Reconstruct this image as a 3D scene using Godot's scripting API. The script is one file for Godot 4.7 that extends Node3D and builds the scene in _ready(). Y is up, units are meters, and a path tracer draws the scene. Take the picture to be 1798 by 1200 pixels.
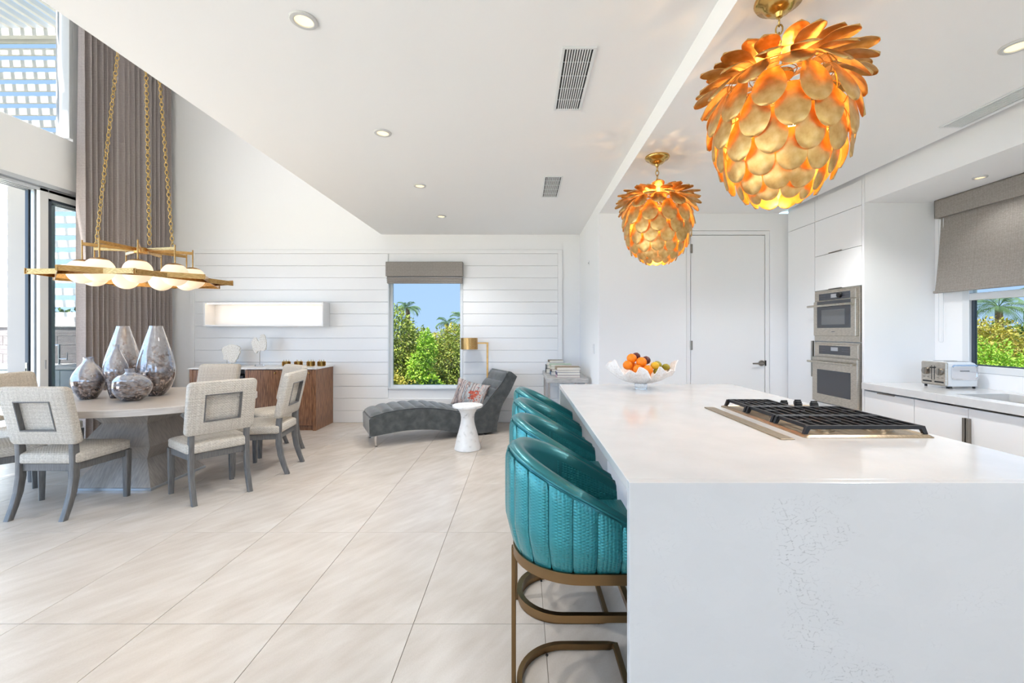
extends Node3D
# Open kitchen, dining and living room. Units metres, y up. V(x, h, d): d metres in front of the camera's plane (world z = -d).

var M := {}
var taken := {}
var rng := RandomNumberGenerator.new()


class Sh:
	var v := PackedVector3Array()
	var u := PackedVector2Array()
	var g := PackedInt32Array()

	func mark() -> int:
		return g.size()

	func tri(a: Vector3, b: Vector3, c: Vector3, grp := -1, ua := Vector2.ZERO, ub := Vector2.ZERO, uc := Vector2.ZERO) -> void:
		if a.is_equal_approx(b) or b.is_equal_approx(c) or a.is_equal_approx(c):
			return
		v.append(a); v.append(b); v.append(c)
		u.append(ua); u.append(ub); u.append(uc)
		g.append(grp)

	func quad(a: Vector3, b: Vector3, c: Vector3, d: Vector3, grp := -1, ua := Vector2.ZERO, ub := Vector2.ZERO, uc := Vector2.ZERO, ud := Vector2.ZERO) -> void:
		tri(a, b, c, grp, ua, ub, uc)
		tri(a, c, d, grp, ua, uc, ud)

	# turn all triangles since mark m outwards (signed volume, clockwise fronts)
	func fix(m: int) -> void:
		if m >= g.size():
			return
		var c := Vector3.ZERO
		for i in range(m * 3, v.size()):
			c += v[i]
		c /= float(v.size() - m * 3)
		var vol := 0.0
		for t in range(m, g.size()):
			var a := v[t * 3] - c
			var b := v[t * 3 + 1] - c
			var e := v[t * 3 + 2] - c
			vol += a.dot(b.cross(e))
		if vol > 0.0:
			for t in range(m, g.size()):
				var k := v[t * 3 + 1]
				v[t * 3 + 1] = v[t * 3 + 2]
				v[t * 3 + 2] = k
				var ku := u[t * 3 + 1]
				u[t * 3 + 1] = u[t * 3 + 2]
				u[t * 3 + 2] = ku

	func move(m: int, xf: Transform3D) -> void:
		for i in range(m * 3, v.size()):
			v[i] = xf * v[i]

	func warp(m: int, f: Callable) -> void:
		for i in range(m * 3, v.size()):
			v[i] = f.call(v[i])

	func mesh() -> ArrayMesh:
		var s := SurfaceTool.new()
		s.begin(Mesh.PRIMITIVE_TRIANGLES)
		for t in g.size():
			s.set_smooth_group(g[t])
			for k in 3:
				s.set_uv(u[t * 3 + k])
				s.add_vertex(v[t * 3 + k])
		s.generate_normals()
		return s.commit()

	# chamfered box
	func box(c: Vector3, sz: Vector3, bev := 0.0, B := Basis.IDENTITY) -> void:
		var m := mark()
		var h := sz * 0.5
		var b := minf(bev, minf(h.x, minf(h.y, h.z)) * 0.95)
		var hs := [h.x, h.y, h.z]
		var P := {}
		for sx in [-1, 1]:
			for sy in [-1, 1]:
				for s2 in [-1, 1]:
					for ax in 3:
						var q := Vector3(sx * (h.x - (0.0 if ax == 0 else b)), sy * (h.y - (0.0 if ax == 1 else b)), s2 * (h.z - (0.0 if ax == 2 else b)))
						P[[sx, sy, s2, ax]] = c + B * q
		for ax in 3:
			for s0 in [-1, 1]:
				var k := []
				for o in [[-1, -1], [1, -1], [1, 1], [-1, 1]]:
					var sg := [0, 0, 0]
					sg[ax] = s0
					sg[(ax + 1) % 3] = o[0]
					sg[(ax + 2) % 3] = o[1]
					k.append(P[[sg[0], sg[1], sg[2], ax]])
				if s0 > 0:
					quad(k[0], k[1], k[2], k[3])
				else:
					quad(k[0], k[3], k[2], k[1])
		if b > 0.0:
			for ax in 3:
				var a1 := (ax + 1) % 3
				var a2 := (ax + 2) % 3
				for s1 in [-1, 1]:
					for s2 in [-1, 1]:
						var e := []
						for z in [[-1, a1], [1, a1], [1, a2], [-1, a2]]:
							var sg := [0, 0, 0]
							sg[ax] = z[0]
							sg[a1] = s1
							sg[a2] = s2
							e.append(P[[sg[0], sg[1], sg[2], z[1]]])
						if s1 * s2 > 0:
							quad(e[0], e[3], e[2], e[1])
						else:
							quad(e[0], e[1], e[2], e[3])
			for sx in [-1, 1]:
				for sy in [-1, 1]:
					for s2 in [-1, 1]:
						var a: Vector3 = P[[sx, sy, s2, 0]]
						var bb: Vector3 = P[[sx, sy, s2, 1]]
						var cc: Vector3 = P[[sx, sy, s2, 2]]
						if sx * sy * s2 > 0:
							tri(a, bb, cc)
						else:
							tri(a, cc, bb)
		fix(m)

	# box between two corners
	func bb(a: Vector3, b: Vector3, bev := 0.0) -> void:
		box((a + b) * 0.5, (b - a).abs(), bev)

	# profile of (radius, y) turned about y
	func lathe(prof: Array, seg := 24, at := Vector3.ZERO, B := Basis.IDENTITY, sharp := 35.0) -> void:
		var m := mark()
		var grp := 1
		var vv := 0.0
		for i in prof.size() - 1:
			var p: Vector2 = prof[i]
			var q: Vector2 = prof[i + 1]
			if i > 0:
				var o: Vector2 = prof[i - 1]
				if absf(rad_to_deg((p - o).angle_to(q - p))) > sharp:
					grp += 1
			var l := p.distance_to(q)
			for k in seg:
				var a := TAU * k / seg
				var b := TAU * (k + 1) / seg
				var p0 := at + B * Vector3(p.x * cos(a), p.y, p.x * sin(a))
				var p1 := at + B * Vector3(p.x * cos(b), p.y, p.x * sin(b))
				var q1 := at + B * Vector3(q.x * cos(b), q.y, q.x * sin(b))
				var q0 := at + B * Vector3(q.x * cos(a), q.y, q.x * sin(a))
				var u0 := float(k) / seg
				var u1 := float(k + 1) / seg
				quad(p0, p1, q1, q0, grp, Vector2(u0, vv), Vector2(u1, vv), Vector2(u1, vv + l), Vector2(u0, vv + l))
			vv += l
		fix(m)

	func loft(loops: Array, cap0 := true, cap1 := true, soft := true, ring := true) -> void:
		var m := mark()
		for i in loops.size() - 1:
			var A: PackedVector3Array = loops[i]
			var B: PackedVector3Array = loops[i + 1]
			var n := A.size()
			for k in (n if ring else n - 1):
				var j := (k + 1) % n
				quad(A[k], A[j], B[j], B[k], 7 if soft else (-1 if n <= 4 else i + 10))
		for e in 2:
			if (e == 0 and cap0) or (e == 1 and cap1):
				var L: PackedVector3Array = loops[0] if e == 0 else loops[loops.size() - 1]
				var c := Vector3.ZERO
				for p in L:
					c += p
				c /= L.size()
				for k in L.size():
					var j := (k + 1) % L.size()
					if e == 0:
						tri(c, L[j], L[k], 7 if soft else 5000)
					else:
						tri(c, L[k], L[j], 7 if soft else 5001)
		fix(m)

	# round bar along points
	func tube(pts: Array, r: float, sides := 8, closed := false) -> void:
		var rs := []
		for p in pts:
			rs.append(r)
		tube_r(pts, rs, sides, closed)

	func tube_r(pts: Array, rs: Array, sides := 8, closed := false) -> void:
		var n := pts.size()
		var loops := []
		var up := Vector3.UP
		var t0: Vector3 = (pts[1] - pts[0]).normalized()
		if absf(t0.dot(up)) > 0.9:
			up = Vector3.RIGHT
		var nn := (up - t0 * up.dot(t0)).normalized()
		for i in n:
			var a: Vector3 = pts[(i - 1 + n) % n] if (closed or i > 0) else pts[i]
			var b: Vector3 = pts[(i + 1) % n] if (closed or i < n - 1) else pts[i]
			var t := (b - a).normalized()
			nn = (nn - t * nn.dot(t)).normalized()
			var bn := t.cross(nn)
			var L := PackedVector3Array()
			for k in sides:
				var an := TAU * k / sides
				L.append(pts[i] + (nn * cos(an) + bn * sin(an)) * rs[i])
			loops.append(L)
		if closed:
			loops.append(loops[0])
		loft_tube(loops, not closed)

	func loft_tube(loops: Array, caps: bool) -> void:
		var m := mark()
		for i in loops.size() - 1:
			var A: PackedVector3Array = loops[i]
			var B: PackedVector3Array = loops[i + 1]
			var n := A.size()
			for k in n:
				var j := (k + 1) % n
				quad(A[k], A[j], B[j], B[k], 3)
		if caps:
			for e in 2:
				var L: PackedVector3Array = loops[0] if e == 0 else loops[loops.size() - 1]
				for k in range(1, L.size() - 1):
					if e == 0:
						tri(L[0], L[k + 1], L[k])
					else:
						tri(L[0], L[k], L[k + 1])
		fix(m)

	# rectangular or other flat profile (x to the side, y along up) swept along points
	func sweep(pts: Array, prof: Array, up: Vector3, closed := false) -> void:
		var m := mark()
		var n := pts.size()
		var loops := []
		for i in n:
			var a: Vector3 = pts[(i - 1 + n) % n] if (closed or i > 0) else pts[i]
			var b: Vector3 = pts[(i + 1) % n] if (closed or i < n - 1) else pts[i]
			var t := (b - a).normalized()
			var side := t.cross(up).normalized()
			var L := PackedVector3Array()
			for p in prof:
				L.append(pts[i] + side * p.x + up * p.y)
			loops.append(L)
		if closed:
			loops.append(loops[0])
		for i in loops.size() - 1:
			var A: PackedVector3Array = loops[i]
			var B: PackedVector3Array = loops[i + 1]
			for k in prof.size():
				var j := (k + 1) % prof.size()
				quad(A[k], A[j], B[j], B[k], 20 + k)
		if not closed:
			for e in 2:
				var L: PackedVector3Array = loops[0] if e == 0 else loops[loops.size() - 1]
				for k in range(1, L.size() - 1):
					if e == 0:
						tri(L[0], L[k + 1], L[k])
					else:
						tri(L[0], L[k], L[k + 1])
		fix(m)

	# polygon in x, y drawn out along z from z0 to z1, its edges chamfered
	func prism(poly: PackedVector2Array, z0: float, z1: float, bev := 0.0, soft := false) -> void:
		var m := mark()
		var P := poly
		var inner := P
		if bev > 0.0:
			var off := Geometry2D.offset_polygon(P, -bev, Geometry2D.JOIN_MITER)
			if off.size() == 1 and off[0].size() == P.size():
				inner = align(off[0], P)
			else:
				bev = 0.0
		var rings := [[inner, z0], [P, z0 + bev], [P, z1 - bev], [inner, z1]]
		if bev == 0.0:
			rings = [[P, z0], [P, z1]]
		for i in rings.size() - 1:
			var A: PackedVector2Array = rings[i][0]
			var B: PackedVector2Array = rings[i + 1][0]
			var n := A.size()
			for k in n:
				var j := (k + 1) % n
				quad(Vector3(A[k].x, A[k].y, rings[i][1]), Vector3(A[j].x, A[j].y, rings[i][1]), Vector3(B[j].x, B[j].y, rings[i + 1][1]), Vector3(B[k].x, B[k].y, rings[i + 1][1]), (60 + i) if soft else -1)
		var T := Geometry2D.triangulate_polygon(inner)
		var ccw := not Geometry2D.is_polygon_clockwise(inner)
		for t in range(0, T.size(), 3):
			var a := inner[T[t]]
			var b := inner[T[t + 1]]
			var c := inner[T[t + 2]]
			var cr := (b - a).cross(c - a) > 0.0
			for e in 2:
				var z: float = z0 if e == 0 else z1
				var flip := (e == 0) == (cr == ccw)
				if flip:
					tri(Vector3(a.x, a.y, z), Vector3(c.x, c.y, z), Vector3(b.x, b.y, z))
				else:
					tri(Vector3(a.x, a.y, z), Vector3(b.x, b.y, z), Vector3(c.x, c.y, z))
		fix(m)

	func align(a: PackedVector2Array, to: PackedVector2Array) -> PackedVector2Array:
		if Geometry2D.is_polygon_clockwise(a) != Geometry2D.is_polygon_clockwise(to):
			a.reverse()
		var best := 0
		for k in a.size():
			if a[k].distance_to(to[0]) < a[best].distance_to(to[0]):
				best = k
		var r := PackedVector2Array()
		for k in a.size():
			r.append(a[(k + best) % a.size()])
		return r

	# sheet f(u, v) -> Vector3 for u, v in 0..1, with thickness along its normal
	func sheet(f: Callable, nu: int, nv: int, thick: float, su := 1.0, sv := 1.0) -> void:
		var m := mark()
		var P := []
		for i in nu + 1:
			var row := PackedVector3Array()
			for j in nv + 1:
				row.append(f.call(float(i) / nu, float(j) / nv))
			P.append(row)
		var Q := []
		for i in nu + 1:
			var row := PackedVector3Array()
			for j in nv + 1:
				var du: Vector3 = P[mini(i + 1, nu)][j] - P[maxi(i - 1, 0)][j]
				var dv: Vector3 = P[i][mini(j + 1, nv)] - P[i][maxi(j - 1, 0)]
				row.append(P[i][j] - du.cross(dv).normalized() * thick)
			Q.append(row)
		for i in nu:
			for j in nv:
				var a := Vector2(su * i / nu, sv * j / nv)
				var b := Vector2(su * (i + 1) / nu, sv * j / nv)
				var c := Vector2(su * (i + 1) / nu, sv * (j + 1) / nv)
				var d := Vector2(su * i / nu, sv * (j + 1) / nv)
				quad(P[i][j], P[i + 1][j], P[i + 1][j + 1], P[i][j + 1], 1, a, b, c, d)
				quad(Q[i][j], Q[i][j + 1], Q[i + 1][j + 1], Q[i + 1][j], 2, a, d, c, b)
		for i in nu:
			quad(P[i][0], Q[i][0], Q[i + 1][0], P[i + 1][0], 3)
			quad(P[i][nv], P[i + 1][nv], Q[i + 1][nv], Q[i][nv], 4)
		for j in nv:
			quad(P[0][j], P[0][j + 1], Q[0][j + 1], Q[0][j], 5)
			quad(P[nu][j], Q[nu][j], Q[nu][j + 1], P[nu][j + 1], 6)
		fix(m)

	func ball(c: Vector3, r: Vector3, seg := 16, rings := 10) -> void:
		var m := mark()
		for i in rings:
			for k in seg:
				var q := []
				var uvs := []
				for o in [[i, k], [i, k + 1], [i + 1, k + 1], [i + 1, k]]:
					var th: float = PI * o[0] / rings
					var ph: float = TAU * o[1] / seg
					q.append(c + Vector3(sin(th) * cos(ph) * r.x, cos(th) * r.y, sin(th) * sin(ph) * r.z))
					uvs.append(Vector2(float(o[1]) / seg, float(o[0]) / rings))
				quad(q[0], q[1], q[2], q[3], 1, uvs[0], uvs[1], uvs[2], uvs[3])
		fix(m)


func V(x: float, h: float, d: float) -> Vector3:
	return Vector3(x, h, -d)


func numbered(called: String) -> String:
	var n: int = taken.get(called, 0)
	taken[called] = n + 1
	return called if n == 0 else "%s_%03d" % [called, n]


func tag(o: Node, label: String, category: String, group := "", kind := "") -> Node:
	o.set_meta("label", label)
	o.set_meta("category", category)
	if group != "":
		o.set_meta("group", group)
	if kind != "":
		o.set_meta("kind", kind)
	return o


func thing(called: String, label: String, category: String, at := Vector3.ZERO, turn := 0.0, group := "") -> Node3D:
	var o := Node3D.new()
	o.name = numbered(called)
	add_child(o)
	o.position = at
	o.rotation.y = turn
	tag(o, label, category, group)
	return o


func inst(called: String, mesh: Mesh, m: Material, parent: Node) -> MeshInstance3D:
	var o := MeshInstance3D.new()
	o.mesh = mesh
	o.material_override = m
	o.name = numbered(called) if parent == self else called
	parent.add_child(o, true)
	return o


func part(parent: Node, called: String, sh: Sh, m: Material) -> MeshInstance3D:
	return inst(called, sh.mesh(), m, parent)


# a part whose shape is given in world metres
func wpart(parent: Node, called: String, sh: Sh, m: Material) -> MeshInstance3D:
	var o := part(parent, called, sh, m)
	if parent is Node3D and parent != self and parent.get_parent() == self:
		o.position = -parent.position
	return o


func struct(called: String, sh: Sh, m: Material, label := "", category := "") -> MeshInstance3D:
	var o := part(self, called, sh, m)
	o.set_meta("kind", "structure")
	if label != "":
		o.set_meta("label", label)
		o.set_meta("category", category)
	return o


func sgroup(called: String, label: String, category: String, at := Vector3.ZERO) -> Node3D:
	var o := thing(called, label, category, at)
	o.set_meta("kind", "structure")
	return o


func copy(o: Node3D, base: String, at: Vector3, turn := 0.0) -> Node3D:
	var c: Node3D = o.duplicate()
	c.name = numbered(base)
	add_child(c)
	c.position = at
	c.rotation.y = turn
	return c


func rrect(w: float, h: float, r: float, n := 4) -> PackedVector2Array:
	var P := PackedVector2Array()
	for c in 4:
		var cx: float = (w * 0.5 - r) * (1 if c in [0, 3] else -1)
		var cy: float = (h * 0.5 - r) * (1 if c in [0, 1] else -1)
		for k in n + 1:
			var a := PI * 0.5 * (c + float(k) / n)
			P.append(Vector2(cx + r * cos(a), cy + r * sin(a)))
	return P


# padded block: rounded rectangle in x, z with soft edges, from y = 0 to h
func pad_loops(w: float, d: float, h: float, r: float, edge: float, puff: float) -> Array:
	var L := []
	for s in [[edge, 0.0], [edge * 0.3, edge * 0.3], [0.0, edge], [0.0, h - edge], [edge * 0.3, h - edge * 0.3], [edge, h], [edge * 2.5, h + puff * 0.4], [edge * 5.0, h + puff * 0.75]]:
		var P := PackedVector3Array()
		for p in rrect(w - s[0] * 2, d - s[0] * 2, maxf(r - s[0] * 0.6, 0.004), 4):
			P.append(Vector3(p.x, s[1], p.y))
		L.append(P)
	return L


# ---------------------------------------------------------------- materials
func noise(freq: float, sd: int, oct := 4, kind := FastNoiseLite.TYPE_SIMPLEX_SMOOTH, fractal := FastNoiseLite.FRACTAL_FBM) -> FastNoiseLite:
	var n := FastNoiseLite.new()
	n.noise_type = kind
	n.frequency = freq
	n.seed = sd
	n.fractal_type = fractal
	n.fractal_octaves = oct
	return n


func field(w: int, h: int, n: FastNoiseLite) -> PackedByteArray:
	var im := n.get_seamless_image(w, h)
	im.convert(Image.FORMAT_L8)
	return im.get_data()


func tex(w: int, h: int, f: Callable) -> ImageTexture:
	var im := Image.create_empty(w, h, false, Image.FORMAT_RGB8)
	for y in h:
		for x in w:
			im.set_pixel(x, y, f.call(x, y))
	return ImageTexture.create_from_image(im)


func ntex(w: int, h: int, f: Callable, strength := 4.0) -> ImageTexture:
	var im := Image.create_empty(w, h, false, Image.FORMAT_RGB8)
	for y in h:
		for x in w:
			var q: float = f.call(x, y)
			im.set_pixel(x, y, Color(q, q, q))
	im.bump_map_to_normal_map(strength)
	return ImageTexture.create_from_image(im)


# colours from a noise field
func ramp(w: int, h: int, n: FastNoiseLite, stops: Array) -> ImageTexture:
	var gr := Gradient.new()
	gr.offsets = PackedFloat32Array(stops.map(func(s): return s[0]))
	gr.colors = PackedColorArray(stops.map(func(s): return s[1]))
	var lut := []
	for k in 256:
		lut.append(gr.sample(k / 255.0))
	var d := field(w, h, n)
	return tex(w, h, func(x: int, y: int): return lut[d[y * w + x]])


func mk(called: String, c: Color, rough: float, metal := 0.0, spec := 0.5) -> StandardMaterial3D:
	var m := StandardMaterial3D.new()
	m.resource_name = called
	m.albedo_color = c
	m.roughness = rough
	m.metallic = metal
	m.metallic_specular = spec
	M[called] = m
	return m


func mt(called: String, t: Texture2D, sc: Vector3, rough: float, metal := 0.0, world := false) -> StandardMaterial3D:
	var m := mk(called, Color.WHITE, rough, metal)
	m.albedo_texture = t
	m.uv1_triplanar = true
	m.uv1_world_triplanar = world
	m.uv1_scale = sc
	m.uv1_triplanar_sharpness = 8.0
	return m


func nmap(m: StandardMaterial3D, t: Texture2D, k: float) -> void:
	m.normal_enabled = true
	m.normal_texture = t
	m.normal_scale = k


func rgb(r: int, g: int, b: int) -> Color:
	return Color8(r, g, b)


func weave(w: int, a: Color, b: Color, sd: int, blend := 0.5) -> ImageTexture:
	var r := RandomNumberGenerator.new()
	r.seed = sd
	var row := []
	var col := []
	for k in w:
		row.append(r.randf())
		col.append(r.randf())
	var d := field(w, w, noise(0.06, sd + 5, 3))
	return tex(w, w, func(x: int, y: int):
		var q: float = (row[y] * 0.5 + col[x] * 0.5) * blend + r.randf() * (1.0 - blend)
		q = q * 0.8 + d[y * w + x] / 255.0 * 0.2
		var over := ((x / 2 + y / 2) % 2) == 0
		return a.lerp(b, clampf((q - 0.5) * 1.5 + 0.5 + (0.08 if over else -0.08), 0, 1)))


func make_materials() -> void:
	var WHITE := Color8(246, 246, 246)
	mk("wall", WHITE, 0.6, 0.0, 0.3)
	mk("ceiling", Color8(246, 246, 246), 0.8, 0.0, 0.2)
	mk("lacquer", Color8(245, 245, 245), 0.25, 0.0, 0.4)
	mk("shiplap", Color8(245, 245, 245), 0.45, 0.0, 0.4)
	mk("door_paint", Color8(243, 243, 242), 0.35, 0.0, 0.4)
	mk("gap", Color8(120, 118, 116), 0.8)
	mk("grout", Color8(158, 147, 134), 0.9)
	mk("white_metal", Color8(228, 230, 231), 0.3, 0.0, 0.5)
	mk("alu_white", Color8(206, 206, 205), 0.4)
	mk("alu", Color8(196, 200, 204), 0.32, 0.75)
	mk("alu_dark", Color8(70, 78, 88), 0.4, 0.4)
	mk("black", Color8(22, 22, 24), 0.5)
	mk("rubber", Color8(28, 28, 30), 0.7)
	mk("iron", Color8(38, 39, 42), 0.42, 0.25)
	mk("chrome", Color8(215, 215, 218), 0.12, 1.0)
	mk("nickel", Color8(150, 143, 134), 0.28, 1.0)
	mk("bronze", Color8(134, 108, 76), 0.33, 1.0)
	mk("paper", Color8(236, 230, 218), 0.8)
	mk("slat_white", Color8(236, 234, 228), 0.6)
	mk("column_render", Color8(158, 156, 153), 0.8)
	mk("outdoor_white", Color8(208, 206, 203), 0.7)
	var g := mk("pane", Color(0.05, 0.06, 0.065, 0.50), 0.0)
	g.metallic_specular = 0.12
	g.transparency = BaseMaterial3D.TRANSPARENCY_ALPHA
	var gd := mk("door_pane", Color(0.35, 0.47, 0.50, 0.16), 0.0)
	gd.metallic_specular = 0.25
	gd.transparency = BaseMaterial3D.TRANSPARENCY_ALPHA
	var gl := mk("clear_glass", Color(0.97, 0.99, 1.0, 0.03), 0.02)
	gl.refraction_enabled = true
	gl.refraction_scale = 0.05
	var ac := mk("acrylic", Color(0.98, 0.99, 1.0, 0.03), 0.02)
	ac.refraction_enabled = true
	ac.refraction_scale = 0.049

	# limestone-look floor tiles: a few cuts of the same stone
	var fa := field(512, 512, noise(0.008, 11, 4))
	var fb := field(512, 512, noise(0.03, 12, 4))
	var fc := field(512, 512, noise(0.35, 13, 2))
	var st := tex(512, 512, func(x: int, y: int):
		var sx := (x + y) % 512
		var q: float = fa[y * 512 + sx] / 255.0 * 0.5 + fb[((y / 2) % 512) * 512 + sx] / 255.0 * 0.3 + fc[y * 512 + x] / 255.0 * 0.22
		return Color8(193, 181, 168).lerp(Color8(213, 204, 194), clampf((q - 0.51) * 1.6 + 0.5, 0, 1)))
	for k in 6:
		var m := mt("tile%d" % k, st, Vector3(0.8, 0.8, 0.5), 0.27)
		m.uv1_offset = Vector3(0.37 * k, 0.0, 0.53 * k + 0.11)
		m.metallic_specular = 0.4
	mt("terrace", st, Vector3(0.4, 0.4, 0.4), 0.6)

	mt("tweed", weave(256, Color8(168, 158, 145), Color8(238, 231, 220), 3, 0.55), Vector3(3.2, 3.2, 3.2), 0.95)
	var wn := ntex(128, 128, func(x: int, y: int): return 0.5 + 0.25 * sin(x * TAU / 8.0) * (1 if (int(y) / 4) % 2 == 0 else -1) + 0.2 * sin(y * TAU / 8.0), 3.0)
	nmap(M.tweed, wn, 0.5)
	M.tweed.metallic_specular = 0.15
	mt("curtain", weave(256, Color8(158, 149, 146), Color8(198, 190, 188), 5, 0.5), Vector3(2.6, 2.6, 2.6), 0.95)
	M.curtain.metallic_specular = 0.1
	mt("linen", weave(256, Color8(132, 125, 119), Color8(176, 170, 163), 7, 0.4), Vector3(3.0, 3.0, 3.0), 0.95)
	M.linen.metallic_specular = 0.1

	var wg := noise(0.03, 21, 4)
	var wood := ramp(256, 256, wg, [[0.0, Color8(176, 167, 159)], [0.5, Color8(192, 184, 176)], [1.0, Color8(204, 197, 189)]])
	mt("table_wood", wood, Vector3(0.5, 6.0, 6.0), 0.3)
	M.table_wood.clearcoat_enabled = true
	M.table_wood.clearcoat = 0.35
	M.table_wood.clearcoat_roughness = 0.2
	var dark := ramp(256, 256, wg, [[0.0, Color8(152, 144, 136)], [0.5, Color8(170, 161, 152)], [1.0, Color8(184, 175, 166)]])
	mt("base_wood", dark, Vector3(5.0, 1.2, 5.0), 0.4)
	mt("leg_wood", ramp(256, 256, wg, [[0.0, Color8(92, 90, 89)], [0.5, Color8(106, 104, 102)], [1.0, Color8(120, 117, 115)]]), Vector3(9.0, 1.0, 9.0), 0.33)
	mt("grey_board", ramp(256, 256, wg, [[0.0, Color8(150, 149, 147)], [0.5, Color8(182, 181, 179)], [1.0, Color8(204, 203, 200)]]), Vector3(1.0, 9.0, 1.0), 0.5)
	var wal := ramp(512, 512, noise(0.02, 33, 5), [[0.0, Color8(84, 56, 40)], [0.35, Color8(124, 85, 60)], [0.6, Color8(152, 107, 76)], [1.0, Color8(184, 138, 101)]])
	mt("walnut", wal, Vector3(6.0, 0.45, 6.0), 0.35)

	var vel := ramp(256, 256, noise(0.03, 41, 4), [[0.0, Color8(70, 72, 72)], [0.5, Color8(84, 87, 87)], [1.0, Color8(102, 105, 104)]])
	mt("velvet", vel, Vector3(1.1, 1.1, 1.1), 0.6)
	M.velvet.rim_enabled = true
	M.velvet.rim = 1.0
	M.velvet.rim_tint = 0.3
	M.velvet.metallic_specular = 0.2

	# embossed pearl leather
	mk("leather", Color8(46, 140, 146), 0.32, 0.5)
	var em := ntex(128, 128, func(x: int, y: int):
		var sx: float = x / 16.0
		var sy: float = y / 12.8 + (0.5 if int(sx) % 2 == 1 else 0.0)
		var a: float = fposmod(sx, 1.0) - 0.5
		var b: float = fposmod(sy, 1.0) - 0.5
		return clampf(1.0 - 2.0 * sqrt(a * a + b * b), 0, 1), 5.0)
	M.leather.uv1_triplanar = true
	M.leather.uv1_scale = Vector3(10, 10, 10)
	nmap(M.leather, em, 0.55)
	M.leather.clearcoat_enabled = true
	M.leather.clearcoat = 0.4
	M.leather.clearcoat_roughness = 0.25
	mk("leather_plain", Color8(38, 122, 128), 0.32, 0.45)
	M.leather_plain.clearcoat_enabled = true
	M.leather_plain.clearcoat = 0.4
	M.leather_plain.clearcoat_roughness = 0.25

	# engineered quartz: fine clouding; the end panel adds its one vein of broken grey threads
	var qa := field(512, 512, noise(0.012, 51, 5))
	var qb := field(512, 512, noise(0.035, 52, 4, FastNoiseLite.TYPE_SIMPLEX, FastNoiseLite.FRACTAL_RIDGED))
	var qt := tex(512, 512, func(x: int, y: int):
		var q: float = qa[y * 512 + x] / 255.0
		var r: float = qb[y * 512 + x] / 255.0
		var k := clampf((r - 0.86) * 5.0, 0, 1) * clampf((q - 0.58) * 5.0, 0, 1)
		return Color8(214, 213, 211).lerp(Color8(222, 221, 219), q).lerp(Color8(180, 178, 176), k * 0.55))
	mt("quartz", qt, Vector3(0.8, 0.8, 0.8), 0.14)
	M.quartz.metallic_specular = 0.5
	var qc := field(1024, 1024, noise(0.036, 61, 4, FastNoiseLite.TYPE_SIMPLEX, FastNoiseLite.FRACTAL_RIDGED))
	var qd := field(1024, 1024, noise(0.004, 62, 4))
	var qe := field(1024, 1024, noise(0.03, 63, 3))
	var qv := tex(1024, 1024, func(x: int, y: int):
		var r: float = qc[y * 1024 + x] / 255.0
		var a: float = qd[y * 1024 + x] / 255.0
		var b: float = qe[y * 1024 + x] / 255.0
		var yy := y / 1024.0
		var xx := x / 1024.0 + (a - 0.5) * 0.16
		var mid := 0.365 + 0.018 * sin(yy * 11.0) + maxf(0.0, yy - 0.38) * 0.36
		var wd := 0.030 + 0.075 * yy
		var k := clampf(1.0 - absf(xx - mid) / wd, 0, 1) * clampf((yy - 0.03) * 8.0, 0, 1)
		var vein := clampf((r - 0.66) * 4.0, 0, 1) * (sqrt(k) * 0.85 + clampf((a - 0.6) * 3.0, 0, 1) * 0.3) * clampf(b * 2.4 - 0.45, 0, 1)
		return Color8(216, 215, 213).lerp(Color8(220, 219, 217), a).lerp(Color8(150, 148, 146), vein * 0.75))
	var q2 := mk("quartz_end", Color.WHITE, 0.16)
	q2.albedo_texture = qv

	var sa := field(256, 256, noise(0.05, 71, 3))
	var steel := tex(256, 256, func(x: int, y: int):
		var q: float = sa[y * 256 + x] / 255.0
		return Color8(168, 161, 150).lerp(Color8(214, 207, 196), q))
	mt("steel", steel, Vector3(1.5, 12.0, 1.5), 0.3, 1.0)
	mt("steel_warm", steel, Vector3(12.0, 12.0, 1.5), 0.35, 0.9)
	M.steel_warm.albedo_color = Color8(236, 220, 198)
	mk("oven_glass", Color8(62, 64, 70), 0.06, 0.0, 0.6)
	mk("oven_inner", Color8(104, 106, 108), 0.1, 0.0, 0.6)
	mk("lcd", Color8(176, 178, 182), 0.2)
	mk("print_grey", Color8(112, 112, 116), 0.6)

	var ga := ramp(256, 256, noise(0.02, 81, 5), [[0.0, Color8(206, 158, 92)], [0.45, Color8(220, 178, 112)], [1.0, Color8(234, 200, 142)]])
	mt("gold_leaf", ga, Vector3(4.0, 4.0, 4.0), 0.4, 0.9)
	mt("brass", ramp(256, 256, noise(0.04, 82, 4), [[0.0, Color8(160, 122, 72)], [0.5, Color8(190, 150, 94)], [1.0, Color8(212, 176, 122)]]), Vector3(3, 12, 3), 0.28, 1.0)
	mk("gold_metal", Color8(206, 168, 100), 0.2, 1.0)
	mk("chain_gold", Color8(200, 166, 98), 0.25, 1.0)

	# speckled smoke glass of the vases: flakes of brown thicken towards the foot
	var vn := noise(0.10, 91, 3, FastNoiseLite.TYPE_CELLULAR, FastNoiseLite.FRACTAL_NONE)
	vn.cellular_return_type = FastNoiseLite.RETURN_CELL_VALUE
	vn.cellular_jitter = 1.0
	var va := field(512, 512, vn)
	var vb := field(512, 512, noise(0.02, 92, 4))
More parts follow.
